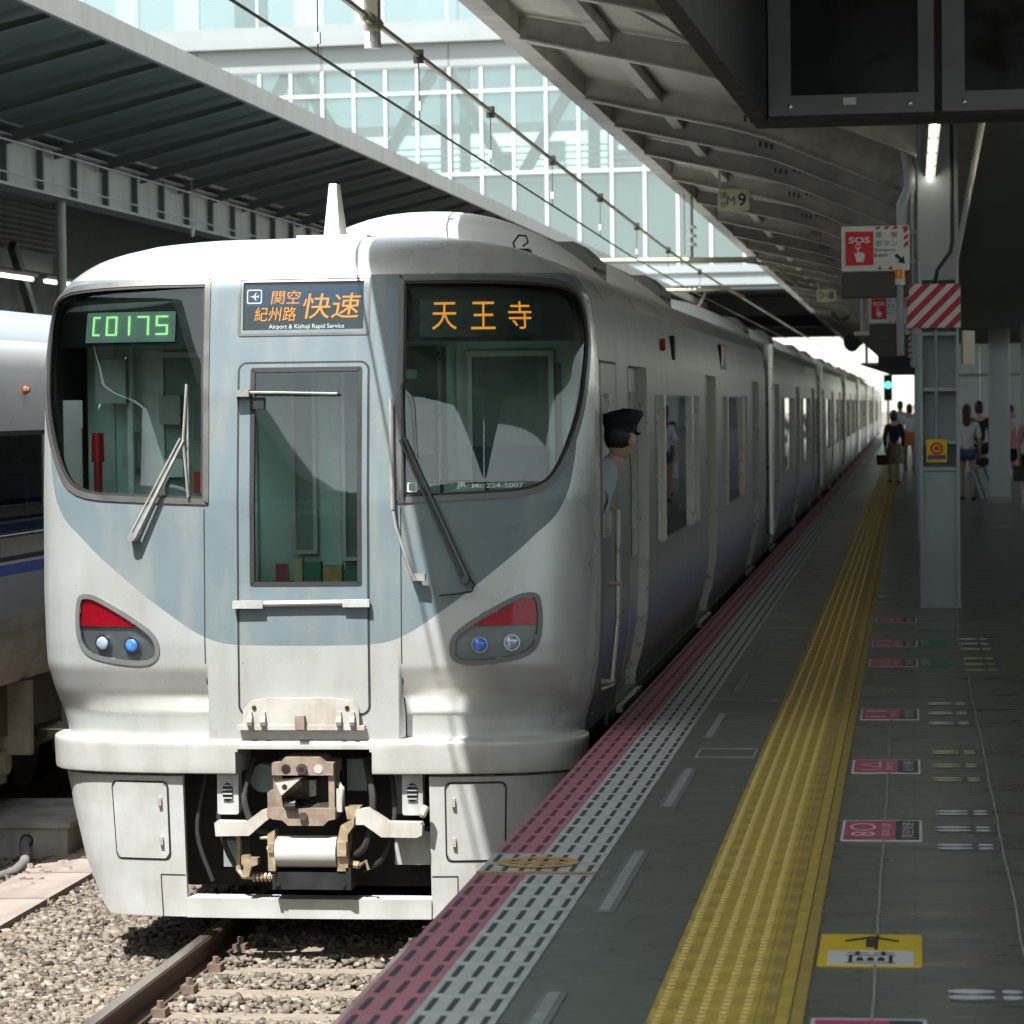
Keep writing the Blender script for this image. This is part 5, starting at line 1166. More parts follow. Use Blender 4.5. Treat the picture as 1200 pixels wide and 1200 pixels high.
    if detail:
        for w0, w1 in wins:
            for k in range(int((w1-w0)/.91)):
                for s in (-1, 1):
                    y_ = w0+.5+k*.91; b = MB(); b.prism(rrect(y_-.07, y_+.05, .40, 1.22, .04, 2), 'x', TC+s*.55 if s > 0 else TC-1.35, TC+1.35 if s > 0 else TC-.55); b.box(TC+min(s*.55, s*1.35), TC+max(s*.55, s*1.35), y_-.5, y_-.06, .36, .46); b.build('seat', 'seat_cloth', car)
    for (a0, a1, kind) in ac:
        b = MB()
        if kind == 'w':
            rows = []
            for q in range(9):
                t_ = q/8; y_ = a0+(a1-a0)*t_; e = min(1., math.sqrt(max(0, 1-(max(0, 1-t_*(a1-a0)/.9))**2))+.02); e2 = min(1., max(.02, math.sqrt(max(0, 1-(max(0, 1-(1-t_)*(a1-a0)/.5))**2))))
                h = .40*min(e, e2); rows.append([(TC+1.08*q_, y_, 2.56+(.05+h)*(1-abs(q_)**2.4)-.12*(abs(q_) == 1)) for q_ in [math.sin(math.pi*(k/24-.5)) for k in range(25)]])
            b.grid(rows).build('roof_fairing', 'roof_white', car, smooth='all')
        else:
            b.prism([(TC-.95, 2.45), (TC+.95, 2.45), (TC+.95, 2.74), (TC+.82, 2.86), (TC-.82, 2.86), (TC-.95, 2.74)], 'y', a0, a1); bo = b.build('roof_box', 'frame_metal', car)
            b = MB()
            for k in range(3): b.box(TC+.951, TC+.96, a0+.1, a1-.1, 2.54+k*.06, 2.565+k*.06)
            b.build('grille_slat', 'black', bo)
d1 = [(18.22, 19.50), (25.15, 26.45), (32.60, 33.90)]; w1_ = [(20.15, 24.3), (27.4, 31.55)]
make_body(car1, Y0+.70, Y0+19.75, d1, w1_, True, True, [(19.6, 21.5, 'w'), (21.5, 22.5, 'd'), (22.6, 27.2, 'w'), (27.3, 28.6, 'd')])
# cab side door, conductor's window, hand rails
b = MB(); side_patch(b, 1, Y0+.80, Y0+1.62, -.06, 1.95, .003)
b = MB()
for y_ in (Y0+.78, Y0+1.66): b.grid([[(sx(1, z, .004), q, z) for q in (y_-.008, y_+.008)] for z in ZK if -.07 < z < 1.96])
b.grid([[(sx(1, 1.95, .004), y_, 1.945) for y_ in (Y0+.78, Y0+1.66)], [(sx(1, 1.96, .004), y_, 1.96) for y_ in (Y0+.78, Y0+1.66)]])
cd_ = b.build('cab_door', 'rubber', car1); cd_['label'] = 'cab side door with its window lowered'
b = MB(); jamb(b, 1, Y0+.84, Y0+1.24, 1.0, 1.78, .05); b.build('window_frame', 'bright_steel', cd_)
b = MB(); b.tube([(sx(1, 1.2, .0), Y0+1.12, 1.16), (sx(1, 1.2, .055), Y0+1.12, 1.14), (sx(1, .6, .055), Y0+1.12, .55), (sx(1, .2, .055), Y0+1.12, .18), (sx(1, .2, .0), Y0+1.12, .16)], .014, 8); b.cyl((sx(1, .65, 0), Y0+1.12, .74), (sx(1, .65, .075), Y0+1.12, .74), .018, .018, 8); b.cyl((sx(1, .2, 0), Y0+1.12, .20), (sx(1, .2, .075), Y0+1.12, .20), .018, .018, 8)
b.build('hand_rail', 'bright_steel', cd_, smooth=True)
# marker lamps, side destination board
b = MB(); p = (sx(1, 2.08, 0), 20.85, 2.12); b.cyl(p, (p[0]+.03, p[1], p[2]), .045, .04, 12); b.build('marker_lamp', 'red_thing', car1)
b = MB(); b.box(sx(1, 2.1, -.01), sx(1, 2.1, .02), 21.75, 21.9, 2.03, 2.20); b.build('side_speaker', 'rubber', car1)
b = MB(); b.box(sx(1, 2.1, -.02), sx(1, 2.1, .012), 27.3, 28.15, 2.02, 2.24); b.build('side_display', 'screen', car1); b = MB(); b.box(sx(1, 2.1, .012), sx(1, 2.1, .014), 27.36, 27.6, 2.05, 2.21); b.build('display_field', 'red_thing', car1)
# roof aerial, horn
b = MB(); xa = TC-.07; ya = Y0+1.45
b.prism([(xa-.20, ya-.10), (xa+.20, ya-.10), (xa+.20, ya+.10), (xa-.20, ya+.10)], 'z', 2.63, 2.69); b.build('aerial_base', 'roof_white', car1)
b = MB(); b.add([(xa+a_, ya+c, z) for z, k in ((2.68, 1), (2.98, .45)) for a_, c in ((-.045*k, -.10*k), (.045*k, -.10*k), (.055*k, .10*k), (-.055*k, .10*k))], [(3, 2, 1, 0), (4, 5, 6, 7), (0, 1, 5, 4), (1, 2, 6, 5), (2, 3, 7, 6), (3, 0, 4, 7)]); b.build('aerial', 'roof_white', car1)
b = MB(); xh = TC+1.05; yh = Y0+.85
b.box(xh-.05, xh+.06, yh-.05, yh+.08, 2.50, 2.565); b.tube([(xh-.02, yh, 2.56), (xh-.03, yh, 2.60), (xh+.0, yh, 2.64), (xh+.04, yh, 2.635), (xh+.05, yh, 2.60), (xh+.02, yh, 2.58)], .006, 6); b.build('roof_bracket', 'rubber', car1)
# following cars
ys2 = Y0+20.2; base2 = (TC, ys2, 0)
car2 = thing('train_car', base2, 'second car of the silver train, coupled behind the cab car', 'train car', 'cars of the silver commuter train')
make_body(car2, ys2, ys2+19.5, [(ys2+2.0, ys2+3.3), (ys2+9.1, ys2+10.4), (ys2+16.2, ys2+17.5)], [(ys2+.4, ys2+1.5), (ys2+4.1, ys2+8.3), (ys2+11.2, ys2+15.4), (ys2+18.0, ys2+19.1)], False, True, [(ys2+1, ys2+5, 'w'), (ys2+5.1, ys2+6.4, 'd'), (ys2+8.5, ys2+12.5, 'w'), (ys2+12.6, ys2+14, 'd')])
MB().box(TC-.5, TC+.5, ys2-.45, ys2+.01, .0, 2.1).build('gangway', 'rubber', car2)
MB().cyl((sx(1, 1, .02), ys2-.03, .2), (sx(1, 1, .02), ys2-.03, 2.4), .05, .05, 8).build('end_gutter', 'bright_steel', car2)
for k, nm in enumerate(('third', 'fourth', 'fifth', 'sixth', 'seventh', 'eighth and farthest')):
    c = copy_tree(car2); c.location = (TC, ys2+20*(k+1), 0); c['label'] = f'{nm} car of the silver train along the platform'
# ================================================================== WHITE EXPRESS TRAIN ON THE LEFT TRACK
EX = T2
ZE = [(-.05, 1.25), (.05, 1.32), (.25, 1.41), (.5, 1.44), (.66, 1.45), (.78, 1.45), (1.57, 1.45), (1.9, 1.42), (2.1, 1.38), (2.25, 1.28), (2.38, 1.05), (2.44, .7), (2.47, 0)]
ex = thing('express_car', (EX, 20, 0), 'white express train car with blue stripe on the left track', 'train car')
ye0, ye1 = 18.45, 40.0; wy = [(18.75, 20.15), (20.75, 22.5), (23.1, 24.9), (25.5, 27.2)]
b = MB()
yl_ = sorted({ye0, ye1} | {y_ for w_ in wy for y_ in w_})
zl = [-.05, .05, .15, .25, .38, .42, .5, .69, .76, .81, 1.2, 1.57, 1.7, 1.9, 2.0, 2.1, 2.18, 2.25, 2.32, 2.38, 2.42, 2.44, 2.46, 2.47]
def zm(z): return 3 if z < .42 else 1 if z < .69 else 2 if z < .76 else 0 if z < 2.15 else 1
for s in (1, -1):
    for i in range(len(zl)-1):
        for j in range(len(yl_)-1):
            zc_ = (zl[i]+zl[i+1])/2; yc = (yl_[j]+yl_[j+1])/2
            if .81 < zc_ < 1.57 and any(q[0] < yc < q[1] for q in wy): continue
            b.add([(EX+s*lerp(ZE, z), y_, z) for z in (zl[i], zl[i+1]) for y_ in (yl_[j], yl_[j+1])], [(0, 1, 3, 2)], zm(zc_))
b.build('body', ['express_white', 'express_grey', 'blue_stripe', 'express_dirty'], ex, smooth=True, recalc=False)
for y_ in (ye0, ye1): MB().prism([(EX+lerp(ZE, z), z) for z in zl]+[(EX-lerp(ZE, z), z) for z in zl[::-1][1:]], 'y', y_-.02, y_).build('end_wall', 'express_grey', ex)
for q0, q1 in wy:
    for s in (1, -1):
        b = MB(); x = EX+s*1.435
        wo_ = b.box(x-.006, x+.006, q0, q1, .81, 1.57).build('window', 'express_glass', ex)
        b = MB(); xx = EX+s*1.452
        for ya, yb_, za, zb_ in ((q0-.03, q1+.03, .78, .81), (q0-.03, q1+.03, 1.57, 1.60), (q0-.03, q0, .81, 1.57), (q1, q1+.03, .81, 1.57)): b.box(min(xx, EX+s*1.42), max(xx, EX+s*1.42), ya, yb_, za, zb_)
        b.build('frame', 'rubber', wo_)
MB().box(EX-1.3, EX+1.3, ye0+.1, ye1-.1, .12, .16).build('floor', 'cab_dark', ex)
for y_ in (19.5, 20.4, 21.2, 22.2, 23.6):
    b = MB(); b.prism(rrect(y_-.08, y_+.08, .5, 1.28, .06, 3), 'x', EX+.35, EX+1.3); b.build('seat', 'cab_panel', ex); b = MB(); b.prism(rrect(y_-.08, y_+.08, .5, 1.28, .06, 3), 'x', EX-1.3, EX-.35); b.build('seat', 'cab_panel', ex)
b = MB(); b.cyl((EX+1.45, 19.42, 1.86), (EX+1.43, 19.42, 1.86), .028, .028, 10); b.cyl((EX+1.43, 19.42, 1.86), (EX+1.465, 19.42, 1.86), .02, .02, 10); b.build('side_lamp', 'dull_orange', ex)
b = MB(); b.box(EX-1.1, EX+1.15, 19.0, 39.8, -.42, -.06); b.build('underframe', 'bogie', ex)
for y_ in (20.9, 35.5):
    b = MB(); x = EX+.95
    b.prism([(y_-1.5, -.35), (y_-.7, -.62), (y_+.7, -.62), (y_+1.5, -.35), (y_+1.5, -.22), (y_+.7, -.40), (y_-.7, -.40), (y_-1.5, -.22)], 'x', x-.06, x+.06, 0)
    for dy in (-1.05, 1.05):
        b.box(x-.05, x+.14, y_+dy-.16, y_+dy+.16, -.75, -.45, 1); b.cyl((EX+.52, y_+dy, -.62), (EX+.64, y_+dy, -.62), .43, .43, 22, 0); b.cyl((x+.05, y_+dy, -.60), (x+.20, y_+dy, -.60), .10, .08, 14, 1)
    b.cyl((x+.02, y_, -.42), (x+.02, y_, -.05), .16, .16, 14, 0); b.tube([(x+.2, y_+.25, -.05), (x+.2, y_+.30, -.45)], .035, 8, 1); b.cyl((x+.10, y_+.1, -.52), (x+.30, y_+.45, -.50), .06, .06, 10, 1)
    b.build('bogie', ['bogie', 'bogie_light'], ex)
b = MB(); b.box(EX+1.05, EX+1.30, 19.85, 19.94, -.55, -.06); b.build('hanger', 'bogie_light', ex)
for k in range(4):
    b = MB(); b.box(EX+1.0, EX+1.22, 23.0, 25.8, -.62+k*.14, -.49+k*.14); b.build('equipment_panel', 'bogie_light', ex)
for q in (26.2, 29.2): MB().box(EX+.8, EX+1.25, q, q+2.4, -.65, -.06).build('equipment_box', 'bogie', ex)

# ================================================================== OVERHEAD LINE
ov = thing('overhead_line', (-3.15, 30, 3.5), 'overhead contact wire and thick messenger bar above the silver train', 'overhead line')
def ms(y_): return float(np.interp(y_, [0, 17, 20.7, 38.3, 44, 100, 200, 300], [4.02, 3.985, 3.95, 3.72, 3.68, 3.66, 3.62, 3.6]))
def ct(y_): return float(np.interp(y_, [0, 14, 34.7, 44, 100, 200, 300], [3.66, 3.61, 3.38, 3.33, 3.30, 3.28, 3.25]))
YSs = [-10, 0, 8, 14, 17, 20.7, 25, 30, 34.7, 38.3, 44, 60, 100, 200, 300]
MB().tube([(-3.1, y_, ms(y_)) for y_ in YSs], .017, 8).build('messenger_bar', 'wire_bar', ov)
MB().tube([(-3.1, y_, ct(y_)) for y_ in YSs], .0085, 6).build('contact_wire', 'wire', ov)
for y_ in (16.2, 19.6, 23.0, 27.0, 31.2, 35.4, 40, 46):
    b = MB(); b.cyl((-3.1, y_, ms(y_)-.02), (-3.1, y_, ct(y_)), .004, .004, 5, 0); zi = ct(y_)+.09; b.cyl((-3.1, y_, zi-.03), (-3.1, y_, zi+.03), .017, .017, 8, 1)
    b.box(-3.13, -3.07, y_-.02, y_+.02, ms(y_)-.05, ms(y_)+.035, 0); b.build('dropper', ['wire', 'insulator'], ov)
b = MB(); y_ = 17.9; z_ = ms(17.9); b.cyl((-3.1, y_-.25, z_+.0), (-3.1, y_+.2, z_-.0), .034, .034, 10, 0); b.cyl((-3.12, y_+.12, z_-.04), (-3.12, y_+.12, z_-.15), .045, .05, 12, 1); b.box(-3.14, -3.06, y_-.05, y_+.05, z_-.06, z_+.14, 0); b.tube([(-3.1, y_, z_+.14), (-3.13, y_-.03, z_+.22), (-3.07, y_, z_+.25), (-3.05, y_, z_+.14)], .010, 6, 2)
b.build('clamp', ['wire_bar', 'insulator', 'grey_part'], ov)
for k, y_ in enumerate((17.9, 43)): MB().cyl((-3.1, y_, ms(y_)+.1), (-3.1, y_, ms(y_)+1.05), .006, .006, 6).build('hanger_rod', 'wire', ov)
# second line over the left track
ov2 = thing('overhead_line', (T2, 30, 4), 'thin overhead wires above the white express train', 'overhead line')
MB().tube([(T2, -10, 3.9), (T2, 300, 3.7)], .010, 6).build('contact_wire', 'wire', ov2); MB().tube([(-8.6, -10, 4.1), (-8.6, 200, 3.7)], .010, 6).build('feeder_wire', 'girder_grey', ov2)
# pantograph raised on the second car
pg = MB(); yp = ys2+7.4; zc = ct(yp)-.02
pg2 = thing('pantograph', (TC, yp, 2.7), 'raised pantograph on the roof of the second car', 'pantograph')
b = MB(); b.tube([(TC-.85, yp, zc-.12), (TC-.62, yp, zc), (TC+.62, yp, zc), (TC+.85, yp, zc-.12)], .024, 8, 0); b.tube([(TC-.80, yp+.3, zc-.12), (TC-.62, yp+.3, zc-.005), (TC+.62, yp+.3, zc-.005), (TC+.80, yp+.3, zc-.12)], .02, 8, 0); b.build('collector_head', 'wire_bar', pg2)
b = MB(); b.tube([(TC-.3, yp+.15, zc-.03), (TC-.06, yp+1.2, 3.0), (TC, yp+.2, 2.78)], .022, 8); b.tube([(TC+.3, yp+.15, zc-.03), (TC+.06, yp+1.2, 3.0), (TC, yp+.3, 2.78)], .022, 8); b.build('frame_arm', 'wire_bar', pg2)
b = MB(); b.box(TC-.6, TC+.6, yp-.3, yp+1.1, 2.74, 2.79, 0)
for q in (-.5, .5):
    for w_ in (-.2, 1.0): b.cyl((TC+q, yp+w_, 2.60), (TC+q, yp+w_, 2.74), .05, .04, 10, 1)
b.build('base_frame', ['worn_iron', 'insulator'], pg2)
# span arm with insulators under the building
sp2 = thing('span_arm', (-3.1, 43, 4), 'catenary cross arm with insulators above the second car', 'catenary arm')
b = MB(); b.cyl((-4.3, 43, 3.72), (-2.1, 43, 3.70), .04, .04, 8, 0); b.tube([(-2.4, 43, 3.70), (-1.9, 43, 3.62), (-1.55, 43, 3.35)], .022, 8, 0); b.cyl((-3.0, 43, 3.75), (-3.0, 43, 4.6), .02, .02, 8, 0); b.build('arm', 'wire_bar', sp2)
for z_ in (3.9, 4.02, 4.14): MB().cyl((-3.0, 43, z_), (-3.0, 43, z_+.05), .08, .05, 12).build('insulator', 'insulator', sp2)
# far portals beyond the building
for k, (y_, nm) in enumerate(((165, 'nearest'), (200, 'second'), (240, 'third'), (290, 'farthest'))):
    t = thing('catenary_portal', (0, y_, -1.2), nm+' steel lattice catenary portal in the bright distance', 'catenary portal', 'lattice portals over the far tracks')
    for x in (-18, 9):
        b = MB(); b.box(x-.2, x+.2, y_-.2, y_+.2, -1.3, 9.5); b.build('mast', 'grey_part', t)
    b = MB()
    for z_ in (7.0, 8.2): b.cyl((-18, y_, z_), (9, y_, z_), .05, .05, 6)
    for j in range(18): x = -18+1.5*j; b.cyl((x, y_, 7.0), (x+.75, y_, 8.2), .035, .035, 5); b.cyl((x+.75, y_, 8.2), (x+1.5, y_, 7.0), .035, .035, 5)
    b.build('lattice_beam', 'grey_part', t)
    b = MB()
    for x in (-7.1, -3.1, -.5): b.cyl((x, y_, 7.0), (x, y_, 4.5), .04, .04, 6); b.cyl((x-1, y_, 4.6), (x+1, y_, 4.4), .03, .03, 6); b.cyl((x, y_, 4.4), (x+.9, y_, 5.6), .02, .02, 6)
    b.build('drop_arm', 'grey_part', t)
for k, (x, z_) in enumerate(((-3.1, 5.6), (-.6, 5.2), (-1.4, 4.4), (-5.0, 6.0))):
    tag(MB().tube([(x, 150, z_), (x, 165, z_-.1), (x, 182, z_-.4), (x, 200, z_-.1), (x, 220, z_-.4), (x, 240, z_-.1)], .02, 5).build('far_wire', 'wire', base=(x, 150, z_)), ['far wire above the silver train track', 'far wire over the right edge of the far platform', 'lowest far wire near the platform edge', 'far wire left of the silver train track'][k], 'wire', 'far overhead wires')

# ================================================================== PLATFORM FURNITURE
CX0, CX1, CY0, CY1 = .065, .395, 25.95, 26.28
cm = thing('steel_column', (.23, 26.1, 0), 'blue-grey steel platform column carrying the hazard panel and yellow alarm box', 'column', 'steel columns of the platform canopy')
fl = .028
for x0 in (CX0, CX1-fl): MB().box(x0, x0+fl, CY0, CY1, .012, 4.12).build('flange', 'column_grey', cm)
MB().box(CX0+fl, CX1-fl, (CY0+CY1)/2-.012, (CY0+CY1)/2+.012, .012, 4.12).build('web', 'column_grey', cm)
MB().box(CX0+fl, CX1-fl, CY0+.03, CY0+.045, .012, 1.14).build('lower_cover', 'column_grey', cm)
for z_ in (1.14, 1.36, 1.80, 2.26): MB().box(CX0+fl, CX1-fl, CY0+.01, (CY0+CY1)/2-.012, z_, z_+.03).build('stiffener', 'column_grey', cm)
MB().box(CX0+fl, CX1-fl, CY0+.03, CY0+.045, 2.72, 4.1).build('upper_cover', 'column_grey', cm)
MB().box(CX0-.01, CX1+.012, CY0-.012, CY1+.01, .001, .012).build('base_plate', 'column_grey', cm)
bx = MB().prism([(CX0+.055+p[0], p[1]) for p in rrect(0, .17, 1.21, 1.40, .012, 3)], 'y', CY0-.02, CY0+.03).build('alarm_box', 'button_yellow', cm, smooth=True)
b = MB(); cxx = CX0+.14; R1, R2 = .052, .034
for i in range(24):
    a0, a1 = 2*math.pi*i/24, 2*math.pi*(i+1)/24; b.add([(cxx+r_*math.cos(a_), CY0-.022, 1.325+r_*math.sin(a_)) for r_, a_ in ((R1, a0), (R1, a1), (R2, a1), (R2, a0))], [(0, 1, 2, 3)])
b.cyl((cxx, CY0-.023, 1.325), (cxx, CY0-.0205, 1.325), .02, .02, 14); b.build('button_ring', 'sos_red', bx)
b = MB(); b.box(CX0+.065, CX0+.215, CY0-.0225, CY0-.0205, 1.235, 1.27); b.build('purple_band', 'purple', bx)
MB().tube([(CX0+.14, CY0+.03, 2.74), (CX0+.14, CY0+.02, 2.3), (CX0+.14, CY0+.02, 1.46)], .018, 8).cyl((CX0+.14, CY0+.02, 1.46), (CX0+.14, CY0+.02, 1.40), .024, .03, 10).build('conduit', 'conduit', cm)
# copies further down the platform, plain
for k, y_ in enumerate((38.1, 50.1, 62.1, 74.1)):
    t = thing('steel_column', (.23, y_, 0), ['second', 'third', 'fourth', 'fifth'][k]+' steel column in line behind the near column', 'column', 'steel columns of the platform canopy')
    for ch in cm.children:
        if ch.name.split('.')[0] in ('flange', 'web', 'lower_cover', 'upper_cover', 'base_plate', 'stiffener'): c = ch.copy(); col.objects.link(c); c.parent = t
# hazard panel: diagonal red and white bands
def hazard(mb, x0, x1, z0, z1, y_, n=6, dirn=1):
    W_, H_ = x1-x0, z1-z0
    def clip(poly, f):
        out = []
        for i in range(len(poly)):
            p, q = poly[i-1], poly[i]; fp, fq = f(p), f(q)
            if (fp >= 0) != (fq >= 0): t_ = fp/(fp-fq); out.append((p[0]+(q[0]-p[0])*t_, p[1]+(q[1]-p[1])*t_))
            if fq >= 0: out.append(q)
        return out
    T = W_+H_; st = T/n
    for k in range(n):
        a0, a1 = k*st, k*st+st*.52
        poly = [(0, 0), (W_, 0), (W_, H_), (0, H_)]
        g_ = lambda p: (p[0]-p[1]+H_) if dirn > 0 else (p[0]+p[1])
        poly = clip(poly, lambda p: g_(p)-a0); poly = clip(poly, lambda p: a1-g_(p)) if poly else poly
        if len(poly) > 2: mb.add([(x0+p[0], y_, z0+p[1]) for p in poly], [list(range(len(poly)))])
hp = thing('hazard_panel', (.2, 25.9, 2.3), 'red and white diagonal striped panel wrapped round the near steel column', 'hazard panel')
MB().box(-.035, .41, CY0-.05, CY0-.035, 2.325, 2.685).build('panel', 'hazard_white', hp); b = MB(); hazard(b, -.035, .41, 2.325, 2.685, CY0-.0515, 6, 1); b.build('stripe', 'hazard_red', hp, recalc=False)
MB().box(-.02, .035, CY0+.02, CY0+.03, 2.08, 2.32).build('panel', 'hazard_white', hp); b = MB(); hazard(b, -.02, .035, 2.08, 2.32, CY0+.0185, 6, 1); b.build('stripe', 'hazard_red', hp, recalc=False)
# emergency button signs
def sos(x0, x1, z0, z1, y_, label):
    t = thing('emergency_sign', ((x0+x1)/2, y_, z0), label, 'sign', 'emergency button signs')
    W_, H_ = x1-x0, z1-z0
    MB().prism([(x0+p[0], z0+p[1]) for p in rrect(0, W_, 0, H_, .015, 3)], 'y', y_, y_+.10).build('sign_box', 'white_sign', t)
    MB().box(x0, x1-.01, y_+.02, y_+.30, z0-.215, z0-.012).build('lower_box', 'brown_board', t)
    rx0, rx1 = x0+.06*W_, x0+.47*W_
    MB().box(rx0, rx1, y_-.004, y_-.001, z0+.13*H_, z0+.88*H_).build('red_field', 'sos_red', t)
    xm = (rx0+rx1)/2
    b = MB(); put_text(b, 'SOS', (xm, y_-.006, z0+.69*H_), (1, 0, 0), (0, 0, 1), .14*H_, w_=(rx1-rx0)*.76, bold=.03)
    hs = W_*.1
    b.add([(xm+hs*p[0], y_-.006, z0+.38*H_+hs*p[1]) for p in ((-.45, -1.2), (.55, -1.2), (.75, -.6), (.75, .1), (.5, .2), (-.1, .25), (-.1, 1.0), (-.35, 1.0), (-.35, .0), (-.5, .15), (-.75, .2), (-.6, -.4))], [list(range(12))])
    for i in range(12): a0, a1 = 2*math.pi*i/12, 2*math.pi*(i+1)/12; b.add([(xm-.22*hs+r_*hs*math.cos(a_), y_-.006, z0+.38*H_+1.1*hs+r_*hs*math.sin(a_)) for r_, a_ in ((.42, a0), (.42, a1), (.28, a1), (.28, a0))], [(0, 1, 2, 3)])
    b.build('white_lettering', 'hazard_white', t, recalc=False)
    b = MB(); xt = x0+.66*W_
    put_text(b, '非　常', (xt, y_-.004, z0+.80*H_), (1, 0, 0), (0, 0, 1), .13*H_, w_=.32*W_); put_text(b, 'ボタン', (xt, y_-.004, z0+.61*H_), (1, 0, 0), (0, 0, 1), .14*H_, w_=.33*W_)
    put_text(b, 'Emergency', (xt-.01, y_-.004, z0+.46*H_), (1, 0, 0), (0, 0, 1), .08*H_, w_=.31*W_); put_text(b, 'Button', (xt-.045, y_-.004, z0+.35*H_), (1, 0, 0), (0, 0, 1), .08*H_, w_=.19*W_)
    ax, az, k_ = x0+.87*W_, z0+.25*H_, W_*.085
    b.add([(ax+k_*p[0], y_-.004, az+k_*p[1]) for p in ((-1.1, .55), (-.65, 1.0), (.15, .2), (.5, .55), (.75, -.75), (-.55, -.5), (-.2, -.15))], [list(range(7))])
    b.build('lettering', 'ink', t, recalc=False)
    for k in range(4): q = x0+(.52+.13*k)*W_; MB().add([(q, y_-.003, z1-.004), (q+.06*W_, y_-.003, z1-.004), (q+.03*W_, y_-.003, z1-.075*H_), (q-.03*W_, y_-.003, z1-.075*H_)], [(0, 1, 2, 3)]).build('hazard_mark', 'hazard_red', t)
    for k in range(2): q = x0+(.55+.16*k)*W_; MB().add([(q-.03*W_, y_-.003, z0+.03*H_), (q+.05*W_, y_-.003, z0+.03*H_), (q+.01*W_, y_-.003, z0+.11*H_)], [(0, 1, 2)]).build('hazard_mark', 'hazard_red', t)
    for k in range(3): q = z0+(.50+.16*k)*H_; MB().add([(x1-.085*W_, y_-.003, q), (x1-.02*W_, y_-.003, q+.08*H_), (x1-.02*W_, y_-.003, q+.17*H_), (x1-.085*W_, y_-.003, q+.09*H_)], [(0, 1, 2, 3)]).build('hazard_mark', 'hazard_red', t)
sos(-.565, -.005, 2.80, 3.17, 25.85, 'large red and white SOS emergency button sign beside the near column')
sos(-.50, -.06, 2.67, 3.01, 37.9, 'smaller SOS emergency button sign hanging behind the large one')
# amber beacon
t = thing('warning_beacon', (-.08, 25.86, 2.5), 'amber warning beacon on a grey stem left of the hazard panel', 'beacon')
MB().cyl((-.085, 25.87, 2.10), (-.085, 25.87, 2.68), .032, .032, 12).build('stem', 'conduit', t, smooth=True); MB().cyl((-.085, 25.87, 2.68), (-.085, 25.87, 2.73), .045, .045, 14).build('collar', 'white_sign', t, smooth=True); MB().cyl((-.085, 25.87, 2.73), (-.085, 25.87, 2.81), .047, .042, 14).build('lamp_cover', 'orange_lamp', t, smooth=True)
# pipes on the column
tag(MB().tube([(-.04, 25.98, 4.15), (-.035, 25.98, 3.85), (.0, 25.96, 3.62), (0.0, 25.96, 3.48), (-.06, 25.96, 3.35), (-.06, 25.97, 2.75)], .052, 12).build('drain_pipe', 'conduit', base=(0, 25.98, 3.3), smooth=True), 'thick grey rain pipe bending beside the near column top', 'pipe')
tag(MB().tube([(.015, 25.93, 3.75), (.015, 25.93, 2.0)], .016, 8).box(-.02, .05, 25.9, 25.95, 3.1, 3.13).box(-.02, .05, 25.9, 25.95, 2.86, 2.89).build('sign_post', 'conduit', base=(.015, 25.93, 2)), 'thin vertical post that carries the large SOS sign', 'post')
tag(MB().tube([(.345, 25.90, 4.0), (.345, 25.90, 3.05), (.33, 25.90, 2.95), (.22, 25.90, 2.80), (.20, 25.92, 2.69)], .016, 8).build('cable', 'rubber', base=(.34, 25.9, 3)), 'dark cable bending down the right of the column to the hazard panel', 'cable')
t = thing('notice_board', (.46, 26.3, 2.0), 'beige angled notice board on the right side of the near column', 'notice board')
MB().prism([(.41, 25.99), (.43, 25.97), (.53, 26.2), (.51, 26.22)], 'z', 2.02, 2.30).build('board', 'beige_sign', t)
# platform tube lamps, in line
lamp0 = thing('tube_lamp', (.17, 19.6, 3.55), 'nearest fluorescent tube lamp in the row above the platform', 'lamp', 'tube lamps along the platform')
MB().box(.13, .21, 19.55, 20.85, 3.575, 3.62).build('housing', 'white_sign', lamp0); MB().cyl((.165, 19.6, 3.55), (.165, 20.8, 3.55), .016, .016, 8).build('tube', 'tube_light', lamp0)
for k in range(1, 6):
    c = copy_tree(lamp0); c.location.y += 1.32*k; c['label'] = ['', 'second', 'third', 'fourth', 'fifth', 'farthest'][k]+' fluorescent tube lamp in the row above the platform'
# small stop position signs hung from the canopy
def stop_sign(x, y_, z_, w_, h_, a, bt, label):
    t = thing('position_sign', (x, y_, z_), label, 'sign', 'stop position signs hung from the canopy')
    MB().prism([(x-w_/2+p[0], z_-h_/2+p[1]) for p in rrect(0, w_, 0, h_, .02, 2)], 'y', y_, y_+.03).build('plate', 'beige_sign', t)
    MB().box(x-.03-w_*.4, x+.0-w_*.4, y_+.03, y_+.05, z_, z_+.45).build('hanger', 'canopy_steel', t)
    b = MB(); put_text(b, bt, (x+w_*.27, y_-.003, z_), (1, 0, 0), (0, 0, 1), h_*.62, bold=.02)
    put_text(b, a[0], (x-w_*.32, y_-.003, z_+h_*.2), (1, 0, 0), (0, 0, 1), h_*.32); put_text(b, a[1], (x-w_*.32, y_-.003, z_-h_*.2), (1, 0, 0), (0, 0, 1), h_*.32); put_text(b, 'M', (x-w_*.08, y_-.003, z_-.01), (1, 0, 0), (0, 0, 1), h_*.4)
    b.build('lettering', 'ink', t, recalc=False)
stop_sign(-2.03, 36.1, 4.08, .365, .25, '環状', '9', 'beige hanging sign with number 9 below the canopy')
stop_sign(-1.66, 62, 3.84, .36, .25, '関空', '8', 'small far beige hanging sign with number 8')
